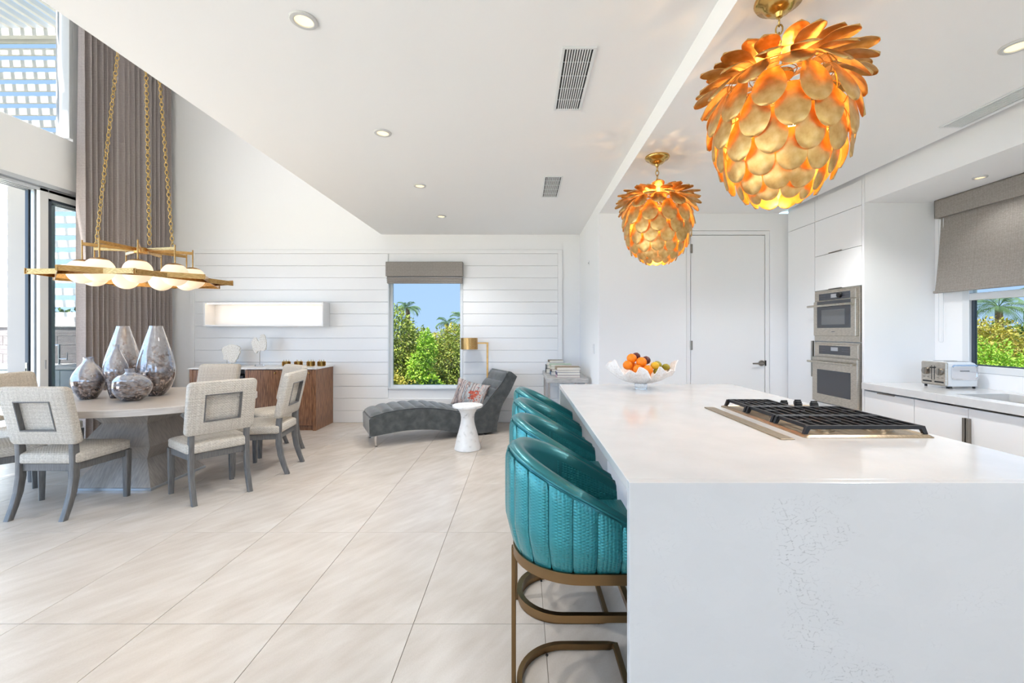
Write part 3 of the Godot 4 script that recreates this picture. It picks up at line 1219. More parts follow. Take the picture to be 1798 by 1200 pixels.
func oven(called: String, label: String, h0: float, h1: float, dial: bool) -> void:
	var o := thing(called, label, "oven", V(3.2, h0, 4.06), 0, "built-in ovens")
	var x := 2.94
	var d0 := 3.772
	var d1 := 4.356
	var s := Sh.new()
	s.bb(V(x - 0.004, h0 + 0.002, d0), V(x + 0.02, h1 - 0.002, d1), 0.001)
	wpart(o, "casing", s, M.steel)
	var split := h1 - (0.105 if dial else 0.145)
	s = Sh.new()
	s.bb(V(x - 0.022, split + 0.006, d0 + (0.03 if dial else 0.0)), V(x - 0.004, h1 - 0.02, d1 - 0.03), 0.002)
	var pn := wpart(o, "control_panel", s, M.steel)
	s = Sh.new()
	s.bb(V(x - 0.0245, split + 0.006 + (0.0 if dial else 0.022), d0 + 0.09), V(x - 0.021, h1 - 0.035, d1 - 0.09), 0.001)
	var gl := part(pn, "panel_glass", s, M.oven_glass)
	s = Sh.new()
	var dm := (d0 + d1) * 0.5
	s.bb(V(x - 0.0262, h1 - 0.082, dm - 0.055), V(x - 0.0243, h1 - 0.048, dm + 0.035), 0.0005)
	part(pn, "display", s, M.lcd)
	s = Sh.new()
	for r in 2:
		for k in 5:
			s.bb(V(x - 0.0256, h1 - 0.062 - 0.022 * r, d1 - 0.11 - 0.017 * k), V(x - 0.0244, h1 - 0.0595 - 0.022 * r, d1 - 0.101 - 0.017 * k))
			s.bb(V(x - 0.0256, h1 - 0.062 - 0.022 * r, d0 + 0.108 + 0.017 * k), V(x - 0.0244, h1 - 0.0595 - 0.022 * r, d0 + 0.117 + 0.017 * k))
	part(pn, "key_print", s, M.print_grey).set_meta("kind", "stuff")
	if dial:
		s = Sh.new()
		s.lathe([Vector2(0, 0), Vector2(0.026, 0), Vector2(0.024, 0.022), Vector2(0, 0.022)], 20, V(x - 0.024, h1 - 0.064, dm - 0.085), Basis(Vector3.FORWARD, -PI / 2))
		part(pn, "dial", s, M.black)
	# door
	var top := split - 0.004
	var bot := h0 + (0.055 if dial else 0.012)
	s = Sh.new()
	s.bb(V(x - 0.030, bot, d0 + (0.02 if dial else 0.0)), V(x - 0.004, top, d1 - (0.02 if dial else 0.0)), 0.003)
	var dr := wpart(o, "door", s, M.steel)
	s = Sh.new()
	s.bb(V(x - 0.0325, bot + 0.075, d0 + 0.075), V(x - 0.029, top - (0.0 if dial else 0.12), d1 - 0.075), 0.001)
	part(dr, "door_glass", s, M.oven_glass)
	if dial:
		s = Sh.new()
		s.bb(V(x - 0.0345, bot + 0.105, d0 + 0.14), V(x - 0.0322, top - 0.085, d1 - 0.14), 0.001)
		part(dr, "inner_window", s, M.oven_inner)
		s = Sh.new()
		s.bb(V(x - 0.0312, bot + 0.036, dm - 0.022), V(x - 0.0298, bot + 0.043, dm + 0.022))
		part(dr, "badge", s, M.print_grey)
	s = Sh.new()
	var hh := top - 0.045
	s.tube([V(x - 0.075, hh, d0 + 0.01), V(x - 0.075, hh, d1 + 0.0)], 0.011, 12)
	for e in [d0 + 0.05, d1 - 0.05]:
		s.tube([V(x - 0.075, hh, e), V(x - 0.029, hh, e)], 0.008, 8)
	part(dr, "handle", s, M.steel)


func toaster() -> void:
	var t := thing("toaster", "brushed steel four-slot toaster with two round dials on the sink counter", "toaster", V(3.365, 0.915, 3.42))
	# local: x across (dials face -x), z depth towards the camera
	var s := Sh.new()
	var L := []
	for q in [[0.0, 0.018, 0.0], [0.004, 0.016, 0.0], [0.0, 0.10, 0.0], [0.0, 0.165, 0.0], [0.012, 0.192, 0.0], [0.03, 0.203, 0.0]]:
		var P := PackedVector3Array()
		for p in rrect(0.245 - q[0] * 2, 0.215 - q[0] * 2, 0.014, 4):
			P.append(Vector3(p.x, q[1], p.y))
		L.append(P)
	s.loft(L, true, true, false)
	part(t, "body", s, M.white_metal)
	s = Sh.new()
	s.box(Vector3(-0.117, 0.109, 0), Vector3(0.022, 0.182, 0.213), 0.008)
	var f := part(t, "front_panel", s, M.steel)
	for z in [-0.058, 0.058]:
		s = Sh.new()
		s.lathe([Vector2(0, 0), Vector2(0.029, 0), Vector2(0.026, 0.016), Vector2(0.02, 0.018), Vector2(0, 0.018)], 22, Vector3(-0.128, 0.125, z), Basis(Vector3.FORWARD, -PI / 2))
		s.box(Vector3(-0.147, 0.125, z), Vector3(0.008, 0.05, 0.007), 0.002)
		part(f, "dial", s, M.nickel)
		s = Sh.new()
		s.box(Vector3(-0.132, 0.155, z * 0.2), Vector3(0.014, 0.010, 0.020), 0.003)
		part(f, "lever", s, M.black)
		s = Sh.new()
		s.box(Vector3(-0.1285, 0.115, z * 0.2), Vector3(0.002, 0.11, 0.004))
		part(f, "lever_slot", s, M.iron)
		s = Sh.new()
		s.box(Vector3(-0.1285, 0.045, z * 0.85), Vector3(0.003, 0.012, 0.075), 0.001)
		part(f, "crumb_tray", s, M.black)
		for k in 2:
			s = Sh.new()
			s.box(Vector3(-0.1285, 0.078, z + 0.018 - 0.036 * k), Vector3(0.003, 0.006, 0.02), 0.001)
			part(f, "button", s, M.nickel)
	# pressed panel on the long side, with its small badge
	s = Sh.new()
	var R := rrect(0.205, 0.115, 0.02, 5)
	var R2 := rrect(0.185, 0.095, 0.016, 5)
	var loops := []
	for q in [[R, 0.1075], [R, 0.111], [R2, 0.1125], [R2, 0.1085]]:
		var P := PackedVector3Array()
		for p in q[0]:
			P.append(Vector3(p.x + 0.012, p.y + 0.125, q[1]))
		loops.append(P)
	s.loft(loops, false, true, false)
	part(t, "side_panel", s, M.chrome)
	s = Sh.new()
	s.box(Vector3(0.012, 0.135, 0.1092), Vector3(0.07, 0.007, 0.0015))
	part(t, "badge", s, M.print_grey)
	for a in [-0.045, 0.045]:
		s = Sh.new()
		s.box(Vector3(0.01, 0.2025, a), Vector3(0.17, 0.004, 0.03), 0.001)
		part(t, "slot", s, M.black)
	for a in [-0.10, 0.10]:
		for b in [-0.09, 0.09]:
			s = Sh.new()
			s.lathe([Vector2(0, 0), Vector2(0.009, 0), Vector2(0.009, 0.019), Vector2(0, 0.019)], 10, Vector3(a, 0, b))
			part(t, "foot", s, M.rubber)


func island() -> void:
	var t := thing("kitchen_island", "long white quartz island with waterfall end and seating overhang", "island", V(1.025, 0, 2.425))
	var s := Sh.new()
	s.bb(V(0.309, 0.882, 1.281), V(1.742, 0.915, 3.60), 0.0015)
	wpart(t, "worktop", s, M.quartz)
	# waterfall panel with its own vein, mapped across the face
	s = Sh.new()
	var a := V(0.309, 0.0, 1.25)
	var b := V(1.742, 0.915, 1.28)
	s.bb(a, b, 0.0012)
	for i in s.v.size():
		s.u[i] = Vector2((s.v[i].x - a.x) / (b.x - a.x), 1.0 - s.v[i].y / 0.915)
	wpart(t, "end_panel", s, M.quartz_end)
	s = Sh.new()
	s.bb(V(0.309, 0.0, 3.57), V(1.742, 0.8815, 3.60), 0.0015)
	wpart(t, "end_panel", s, M.quartz)
	s = Sh.new()
	s.bb(V(0.70, 0.0, 1.281), V(1.69, 0.8815, 3.569))
	wpart(t, "body", s, M.lacquer)
	for k in 4:
		s = Sh.new()
		s.bb(V(1.6905, 0.09, 1.285 + 0.571 * k), V(1.712, 0.878, 1.281 + 0.571 * (k + 1)), 0.0012)
		wpart(t, "door", s, M.lacquer)


func cooktop() -> void:
	var x0 := 1.155
	var x1 := 1.69
	var d0 := 1.772
	var d1 := 2.53
	var t := thing("gas_cooktop", "stainless steel gas cooktop with black iron grates set in the island", "cooktop", V((x0 + x1) * 0.5, 0.915, (d0 + d1) * 0.5))
	var s := Sh.new()
	var L := []
	for q in [[0.0, 0.915], [0.0, 0.918], [0.012, 0.926], [0.02, 0.926], [0.026, 0.922], [0.2, 0.921]]:
		var P := PackedVector3Array()
		for p in rrect(x1 - x0 - q[0] * 2, d1 - d0 - q[0] * 2, 0.012 if q[0] < 0.1 else 0.005, 3):
			P.append(V((x0 + x1) * 0.5 + p.x, q[1], (d0 + d1) * 0.5 + p.y))
		L.append(P)
	s.loft(L, true, true, false)
	wpart(t, "tray", s, M.steel_warm)
	# burners: x, d, radius
	for b in [[1.30, 1.90, 0.045], [1.55, 1.90, 0.05], [1.30, 2.15, 0.055], [1.55, 2.15, 0.045], [1.30, 2.40, 0.045]]:
		s = Sh.new()
		var r: float = b[2]
		s.lathe([Vector2(0, 0), Vector2(r * 1.25, 0), Vector2(r * 1.2, 0.006), Vector2(r, 0.008), Vector2(r * 0.95, 0.018), Vector2(0, 0.018)], 24, V(b[0], 0.9215, b[1]))
		for k in 16:
			var an := TAU * k / 16
			s.box(V(b[0] + cos(an) * r * 0.97, 0.934, b[1] + sin(an) * r * 0.97), Vector3(0.006, 0.010, 0.004), 0.0, Basis(Vector3.UP, -an))
		var bu := wpart(t, "burner", s, M.steel_warm)
		s = Sh.new()
		s.lathe([Vector2(0, 0), Vector2(r * 0.8, 0), Vector2(r * 0.8, 0.006), Vector2(r * 0.7, 0.009), Vector2(0, 0.009)], 24, V(b[0], 0.940, b[1]))
		part(bu, "cap", s, M.iron)
	# grates: [d from, d to, x to]
	for g in [[1.795, 2.02, 1.672], [2.03, 2.27, 1.672], [2.28, 2.505, 1.43]]:
		s = Sh.new()
		var xa := x0 + 0.018
		var xb: float = g[2]
		var top := 0.962
		# outer rim with splayed feet at the corners
		for e in [g[0] + 0.006, g[1] - 0.006]:
			s.bb(V(xa + 0.012, top - 0.016, e - 0.006), V(xb - 0.012, top, e + 0.006), 0.002)
		for e in [xa + 0.018, xb - 0.018]:
			s.bb(V(e - 0.006, top - 0.016, g[0] + 0.01), V(e + 0.006, top, g[1] - 0.01), 0.002)
		for ex in [[xa + 0.016, -0.016], [xb - 0.016, 0.016]]:
			for e in [g[0] + 0.008, g[1] - 0.008]:
				var P := []
				for hq in [[top - 0.002, 0.0, 0.011], [0.926, 1.0, 0.008]]:
					var Lp := PackedVector3Array()
					var cx: float = ex[0] + ex[1] * hq[1]
					for c in [[-1, -1], [1, -1], [1, 1], [-1, 1]]:
						Lp.append(V(cx + c[0] * hq[2], hq[0], e + c[1] * 0.0075))
					P.append(Lp)
				s.loft(P, true, true, false)
		# bars across, broken round the burners
		var nb := 9 if xb > 1.5 else 5
		for k in nb:
			var xx: float = lerpf(xa + 0.018, xb - 0.018, (k + 1.0) / (nb + 1.0))
			s.bb(V(xx - 0.0038, top - 0.013, g[0] + 0.008), V(xx + 0.0038, top - 0.001, g[1] - 0.008), 0.0015)
		for cx in ([1.30, 1.55] if xb > 1.5 else [1.30]):
			var dm: float = (g[0] + g[1]) * 0.5
			s.bb(V(cx - 0.10, top - 0.012, dm - 0.0035), V(cx - 0.03, top, dm + 0.0035), 0.0015)
			s.bb(V(cx + 0.03, top - 0.012, dm - 0.0035), V(cx + 0.10, top, dm + 0.0035), 0.0015)
		wpart(t, "grate", s, M.iron)
	for k in [[1.49, 2.47], [1.545, 2.43], [1.605, 2.385], [1.64, 2.44], [1.58, 2.49]]:
		s = Sh.new()
		s.lathe([Vector2(0, 0), Vector2(0.012, 0), Vector2(0.012, 0.012), Vector2(0.021, 0.014), Vector2(0.02, 0.03), Vector2(0.0, 0.031)], 20, V(k[0], 0.921, k[1]))
		s.box(V(k[0], 0.956, k[1]), Vector3(0.036, 0.010, 0.008), 0.002)
		wpart(t, "knob", s, M.black)
	var v := thing("downdraft_strip", "slim stainless steel downdraft strip beside the gas cooktop", "vent", V(1.067, 0.915, 2.11))
	s = Sh.new()
	s.bb(V(1.04, 0.915, 1.745), V(1.095, 0.920, 2.48), 0.0015)
	wpart(v, "cover", s, M.steel_warm)
	s = Sh.new()
	s.bb(V(1.0965, 0.915, 1.75), V(1.1, 0.9165, 2.475))
	wpart(v, "gap", s, M.iron)


var stool0: Node3D = null


func stool_path(inset: float, n := 40, front := 0.20, R := 0.252) -> Array:
	# plan: U open towards +x (the island); returns [position on path, outward normal, length along]
	var out := []
	var r := R - inset
	var tot := 2.0 * front + PI * r
	for i in n + 1:
		var l := tot * i / n
		var p := Vector3.ZERO
		var nn := Vector3.ZERO
		if l < front:
			p = Vector3(front - l, 0, r)
			nn = Vector3(0, 0, 1)
		elif l < front + PI * r:
			var a := (l - front) / r
			p = Vector3(-sin(a) * r, 0, cos(a) * r)
			nn = Vector3(-sin(a), 0, cos(a))
		else:
			p = Vector3(l - front - PI * r, 0, -r)
			nn = Vector3(0, 0, -1)
		out.append([p, nn, l])
	return out


func stool_top(x: float) -> float:
	var k := clampf((x + 0.27) / 0.47, 0.0, 1.0)
	return lerpf(0.935, 0.70, pow(k, 1.15))


func stool(d: float) -> void:
	var at := V(0.203, 0, d)
	var order := "nearest" if d < 2.0 else ("second from" if d < 2.5 else ("third from" if d < 3.0 else "fourth from"))
	var label := "teal leather barrel-back bar stool, %s the veined waterfall end of the island" % order
	if stool0:
		copy(stool0, "bar_stool", at).set_meta("label", label)
		return
	var t := thing("bar_stool", label, "bar stool", at, 0, "teal stools along the island")
	stool0 = t
	var bot := 0.552
	# shell of the back
	var pa := stool_path(0.0, 56)
	var pi := stool_path(0.052, 56)
	var s := Sh.new()
	var loops := []
	for i in pa.size():
		var p: Vector3 = pa[i][0]
		var q: Vector3 = pi[i][0]
		var h := stool_top(p.x)
		var L := PackedVector3Array()
		for k in [[0.06, 0.0], [0.008, 0.35], [0.0, 0.7], [0.0, 1.0]]:
			var yy := lerpf(bot, h - 0.022, k[1])
			var pp: Vector3 = p - pa[i][1] * k[0] * 0.5
			L.append(Vector3(pp.x, yy, pp.z))
		L.append(Vector3(p.x, h - 0.006, p.z) - pa[i][1] * 0.006)
		L.append(Vector3(lerpf(p.x, q.x, 0.5), h + 0.003, lerpf(p.z, q.z, 0.5)))
		L.append(Vector3(q.x, h - 0.010, q.z))
		L.append(Vector3(q.x, h - 0.05, q.z) - pa[i][1] * 0.012)
		L.append(Vector3(q.x, bot + 0.02, q.z) - pa[i][1] * 0.03)
		loops.append(L)
	s.loft(loops, true, true, true)
	part(t, "back_shell", s, M.leather_plain)
	# padded channels round the outside and inside
	var np := 15
	var tot: float = pa[pa.size() - 1][2]
	var fine := stool_path(0.0, 600)
	for k in np:
		s = Sh.new()
		var l0 := tot * (k + 0.06) / np
		var l1 := tot * (k + 0.94) / np
		s.sheet(func(a: float, b: float):
			var l: float = lerpf(l0, l1, a)
			var e = fine[clampi(roundi(l / tot * 600.0), 0, 600)]
			var p: Vector3 = e[0]
			var n: Vector3 = e[1]
			var h := stool_top(p.x)
			var yy: float = lerpf(bot + 0.004, h - 0.022, b)
			var inn: float = 0.03 * pow(1.0 - b, 2.0) if b < 1.0 else 0.0
			inn = 0.03 * clampf(1.0 - b / 0.35, 0, 1)
			var puff: float = 0.0025 + 0.0075 * pow(maxf(0.0, 1.0 - pow(absf(a - 0.5) * 2.0, 4.0)), 0.5) * pow(maxf(0.0, 1.0 - pow(absf(b - 0.5) * 2.0, 10.0)), 0.5)
			return Vector3(p.x, yy, p.z) + n * (puff - inn), 8, 12, 0.006)
		part(t, "back_channel", s, M.leather)
	s = Sh.new()
	var inner := stool_path(0.080, 40)
	s.sheet(func(a: float, b: float):
		var e = inner[clampi(roundi(a * 40), 0, 40)]
		var p: Vector3 = e[0]
		var h := stool_top(p.x)
		return Vector3(p.x, lerpf(0.60, h - 0.03, b), p.z) + e[1] * lerpf(0.0, 0.016, b), 40, 6, 0.004)
	part(t, "inner_lining", s, M.leather)
	s = Sh.new()
	var rim := []
	for e in stool_path(0.004, 60):
		rim.append(Vector3(e[0].x, stool_top(e[0].x) - 0.012, e[0].z))
	s.tube(rim, 0.006, 8)
	part(t, "piping", s, M.leather_plain)
	# seat cushion
	s = Sh.new()
	loops = []
	for q in [[0.03, 0.56], [0.0, 0.575], [0.0, 0.63], [0.012, 0.650], [0.05, 0.662]]:
		var L := PackedVector3Array()
		for e in stool_path(0.09 + q[0], 36, 0.22 - q[0]):
			L.append(Vector3(e[0].x, q[1], e[0].z))
		loops.append(L)
	s.loft(loops, true, true, true)
	part(t, "seat", s, M.leather)
	# bronze: seat band, back post, foot rest, floor ring
	s = Sh.new()
	var band := []
	for e in stool_path(0.022, 44, 0.2):
		band.append(e[0] + Vector3(0, 0.535, 0))
	s.sweep(band, [Vector2(-0.008, -0.018), Vector2(0.008, -0.018), Vector2(0.008, 0.018), Vector2(-0.008, 0.018)], Vector3.UP, true)
	part(t, "seat_frame", s, M.bronze)
	s = Sh.new()
	loops = []
	for q in [0.536, 0.55]:
		var L := PackedVector3Array()
		for e in stool_path(0.03, 30, 0.2):
			L.append(Vector3(e[0].x, q, e[0].z))
		loops.append(L)
	s.loft(loops, true, true, false)
	part(t, "seat_pan", s, M.black)
	s = Sh.new()
	s.bb(Vector3(-0.244, 0.0, -0.0145), Vector3(-0.227, 0.53, 0.0145), 0.002)
	part(t, "post", s, M.bronze)
	for q in [["foot_rest", 0.36, 0.175, 0.24], ["floor_ring", 0.0145, 0.205, 0.22]]:
		s = Sh.new()
		var ring := []
		for e in stool_path(0.27 - q[2], 40, q[3]):
			ring.append(e[0] + Vector3(q[2] - 0.232, q[1], 0))
		s.sweep(ring, [Vector2(-0.010, -0.0125), Vector2(0.010, -0.0125), Vector2(0.010, 0.0125), Vector2(-0.010, 0.0125)], Vector3.UP, true)
		part(t, q[0], s, M.bronze)
	for e in [[-0.1, -0.15], [-0.1, 0.15], [0.15, 0.19], [0.15, -0.19]]:
		s = Sh.new()
		s.lathe([Vector2(0, 0), Vector2(0.006, 0), Vector2(0.006, 0.003), Vector2(0, 0.003)], 8, Vector3(e[0], 0, e[1]))
		part(t, "glide", s, M.rubber)


func petal_mesh(len: float, wid: float, cup: float) -> ArrayMesh:
	# lies in the x-y plane, root at the origin, tip at -y, convex side +z
	var s := Sh.new()
	s.sheet(func(a: float, b: float):
		var t: float = sin(b * PI / 2)
		var w: float = wid * 0.5 * (0.42 + 0.58 * sin(minf(t / 0.68, 1.0) * PI / 2)) * sqrt(maxf(0.0001, 1.0 - pow(maxf(0.0, (t - 0.62) / 0.38), 2.0)))
		var u: float = (a - 0.5) * 2.0
		var z: float = -cup * u * u * (0.4 + 0.6 * t) + 0.10 * len * (1.0 - pow(1.0 - t, 2.0)) - 0.16 * len * t * t
		return Vector3(u * w, -len * t, z), 6, 12, 0.0012)
	return s.mesh()


func pendants() -> void:
	var tiers := [
		# root height, ring radius, degrees outward from straight down, length, width, count
		[2.375, 0.060, 122, 0.125, 0.092, 8], [2.368, 0.105, 106, 0.160, 0.082, 11], [2.360, 0.145, 94, 0.160, 0.082, 13],
		[2.352, 0.172, 76, 0.145, 0.088, 14], [2.345, 0.185, 50, 0.145, 0.110, 12], [2.295, 0.205, 24, 0.170, 0.112, 12],
		[2.225, 0.218, 12, 0.170, 0.110, 12], [2.150, 0.214, 5, 0.160, 0.106, 12], [2.075, 0.193, -3, 0.145, 0.100, 12],
		[2.008, 0.155, -9, 0.130, 0.094, 10], [1.958, 0.108, -12, 0.105, 0.082, 8]]
	var meshes := []
	for t in tiers:
		meshes.append(petal_mesh(t[3], t[4], 0.008))
	var gm := glow("bulb_glow", Color(1.0, 0.84, 0.60), 8.0)
	for d in [1.718, 3.27]:
		var at := V(1.017, 1.84, d)
		var p := thing("petal_pendant", "gilded pendant lamp of overlapping metal petals, hanging beside the gas cooktop" if d < 2.0 else "gilded pendant lamp of overlapping metal petals, hanging over the fruit bowl end of the island", "pendant lamp", at, 0.4 * d, "petal pendants over the island")
		var s := Sh.new()
		s.lathe([Vector2(0, 0.83), Vector2(0.088, 0.83), Vector2(0.09, 0.822), Vector2(0.082, 0.808), Vector2(0.06, 0.80), Vector2(0.056, 0.79), Vector2(0.04, 0.776), Vector2(0.018, 0.77), Vector2(0.012, 0.755), Vector2(0.0, 0.752)], 32, Vector3.ZERO, Basis.IDENTITY, 50)
		part(p, "canopy", s, M.gold_metal)
		s = Sh.new()
		chain(s, Vector3(0, 0.755, 0), Vector3(0, 0.53, 0), 0.040, 0.0032)
		part(p, "chain", s, M.chain_gold)
		s = Sh.new()
		s.lathe([Vector2(0, 0.545), Vector2(0.014, 0.545), Vector2(0.05, 0.53), Vector2(0.05, 0.515), Vector2(0.0, 0.515)], 20)
		for k in 4:
			var an := TAU * k / 4 + 0.3
			var dir := Vector3(cos(an), 0, sin(an))
			var pp := [dir * 0.045 + Vector3(0, 0.52, 0)]
			for t in tiers.slice(3):
				pp.append(dir * t[1] + Vector3(0, t[0] - 1.84, 0))
			s.tube(pp, 0.0022, 5)
		for t in tiers:
			var ring := []
			for k in 36:
				ring.append(Vector3(cos(TAU * k / 36) * t[1], t[0] - 1.84, sin(TAU * k / 36) * t[1]))
			s.tube(ring, 0.002, 5, true)
		part(p, "frame", s, M.gold_metal)
		var r2 := RandomNumberGenerator.new()
		r2.seed = 77 + int(d * 10)
		for ti in tiers.size():
			var t = tiers[ti]
			for k in t[5]:
				var an: float = TAU * (k + 0.5 * (ti % 2)) / t[5] + r2.randf_range(-0.04, 0.04)
				var out := Vector3(cos(an), 0, sin(an))
				var til: float = deg_to_rad(t[2] + r2.randf_range(-4, 4))
				var down := Vector3.DOWN * cos(til) + out * sin(til)
				var y := -down
				var x := Vector3.UP.cross(out).normalized()
				var z := x.cross(y).normalized()
				x = y.cross(z).normalized()
				var o := inst("petal", meshes[ti], M.gold_leaf, p)
				o.transform = Transform3D(Basis(x, y, z), out * (t[1] + 0.004) + Vector3(0, t[0] - 1.84, 0))
				o.rotate_object_local(Vector3.UP, r2.randf_range(-0.1, 0.1))
		for k in 3:
			var an := TAU * k / 3
			var c := Vector3(cos(an) * 0.06, 0.33, sin(an) * 0.06)
			s = Sh.new()
			s.lathe([Vector2(0, -0.05), Vector2(0.012, -0.048), Vector2(0.018, -0.02), Vector2(0.012, 0.012), Vector2(0.0, 0.02)].map(func(q): return Vector2(q.x, q.y)), 12, c)
			part(p, "bulb", s, gm)
			s = Sh.new()
			s.tube([c + Vector3(0, 0.02, 0), c + Vector3(0, 0.10, 0), Vector3(0, 0.20 + 0.315, 0)], 0.006, 6)
			part(p, "lamp_holder", s, M.gold_metal)
			var l := OmniLight3D.new()
			l.name = "bulb_light"
			p.add_child(l, true)
			l.position = c + Vector3(0, -0.018, 0)
			l.light_color = Color(1.0, 0.78, 0.50)
			l.light_energy = 0.05
			l.light_size = 0.014
			l.omni_range = 20.0
			l.omni_attenuation = 2.0
			l.shadow_enabled = true


# links from a down to b
func chain(s: Sh, a: Vector3, b: Vector3, link: float, r: float) -> void:
	var n := maxi(2, roundi(a.distance_to(b) / (link * 0.78)))
	var ax := (b - a).normalized()
	var side := ax.cross(Vector3(0.3, 0.2, 0.9)).normalized()
	var other := ax.cross(side).normalized()
	for k in n:
		var c := a.lerp(b, (k + 0.5) / n)
		var w := side if k % 2 == 0 else other
		var pts := []
		for i in 10:
			var t := TAU * i / 10
			pts.append(c + ax * cos(t) * link * 0.5 + w * sin(t) * link * 0.31)
		s.tube(pts, r, 5, true)


func fruit_bowl() -> void:
	var at := V(0.905, 0.915, 3.31)
	var b := thing("fruit_bowl", "white oyster-shell fruit bowl with wavy rim on a clear glass foot", "bowl", at)
	var s := Sh.new()
	s.lathe([Vector2(0, 0.0), Vector2(0.047, 0.0), Vector2(0.047, 0.042), Vector2(0.0, 0.042)], 28)
	part(b, "glass_foot", s, M.clear_glass)
	s = Sh.new()
	var nz := noise(1.6, 5, 3)
	s.sheet(func(a: float, q: float):
		var an: float = TAU * a
		var ell := 1.0 + 0.14 * cos(2.0 * an)
		var r: float = lerpf(0.036, 0.225, pow(q, 0.8)) * ell
		var rough := nz.get_noise_3d(cos(an) * 2.0, sin(an) * 2.0, q * 2.0)
		var rim := 0.026 * sin(7.0 * an + 1.0) + 0.016 * sin(12.0 * an) + 0.009 * sin(23.0 * an + 2.0) + 0.03 * rough
		rim += 0.045 * pow(absf(cos(an)), 6.0)
		var y: float = 0.046 + 0.10 * pow(q, 1.7) + rim * pow(q, 3.0)
		r += (0.016 * sin(9.0 * an) + 0.008 * sin(17.0 * an)) * pow(q, 4.0)
		return Vector3(cos(an) * r, y, sin(an) * r), 96, 16, -0.006)
	part(b, "dish", s, M.shell)
	s = Sh.new()
	s.lathe([Vector2(0, 0.0425), Vector2(0.04, 0.0425), Vector2(0.046, 0.052), Vector2(0, 0.053)], 28)
	part(b, "dish_base", s, M.shell)
	var orange := "ripe orange piled in the white shell bowl"
	var spots := [["orange", orange, -0.070, 0.232, 0.0, 0.038], ["orange", orange, -0.004, 0.206, 0.03, 0.040], ["orange", orange, -0.105, 0.182, 0.02, 0.037], ["orange", orange, -0.045, 0.158, 0.075, 0.033], ["orange", orange, 0.030, 0.150, 0.078, 0.038], ["orange", orange, -0.04, 0.110, 0.0, 0.038], ["orange", orange, 0.045, 0.110, -0.02, 0.038], ["orange", orange, -0.05, 0.165, -0.035, 0.036], ["orange", orange, 0.02, 0.172, -0.045, 0.036]]
	for f in spots:
		fruit(f, at)
	var plum := "dark red plum behind the oranges in the bowl"
	fruit(["plum", plum, -0.022, 0.243, -0.055, 0.033], at)
	fruit(["plum", plum, 0.052, 0.214, -0.045, 0.034], at)
	fruit(["lemon", "small yellow lemon at the side of the orange pile", 0.088, 0.182, 0.062, 0.027], at)
	fruit(["mango", "yellow-green mango lying beside the lemon in the bowl", 0.126, 0.178, -0.005, 0.033], at)
	fruit(["lime", "small green lime half under the lemon", 0.098, 0.138, 0.065, 0.024], at)
	fruit(["mango", "green mango resting against the raised end of the shell", 0.190, 0.166, 0.0, 0.025], at)


func fruit(f: Array, at: Vector3) -> void:
	var o := thing(f[0], f[1], f[0], at + Vector3(f[2], f[3] - f[5], f[4]), f[2] * 30.0, "fruit in the shell bowl")
	var s := Sh.new()
	var r: float = f[5]
	var q := Vector3(r, r * 0.95, r)
	var m: Material = M.orange_peel
	if f[0] == "lemon":
		q = Vector3(r * 1.2, r, r)
		m = M.lemon_peel
	elif f[0] == "mango":
		q = Vector3(r * 1.2, r, r * 0.95)
		m = M.mango_skin
	elif f[0] == "lime":
		m = M.mango_skin
	elif f[0] == "plum":
		m = M.plum_skin
	s.ball(Vector3(0, r, 0), q, 20, 12)
	part(o, "flesh", s, m)
	s = Sh.new()
	s.lathe([Vector2(0, 0), Vector2(0.003, 0), Vector2(0.002, 0.004), Vector2(0, 0.005)], 6, Vector3(r * 0.35, r + sqrt(0.86) * q.y - 0.0015, r * 0.1))
	part(o, "stem", s, M.bark)


var chair0: Node3D = null


func bend(p: Vector3) -> Vector3:
	# chair back: curved in plan, leaning away from the seat
	var y := p.y - 0.50
	return Vector3(p.x, p.y, p.z + 0.10 * p.x * p.x * 2.0 * -1.0 + 0.215 * y + 0.0)


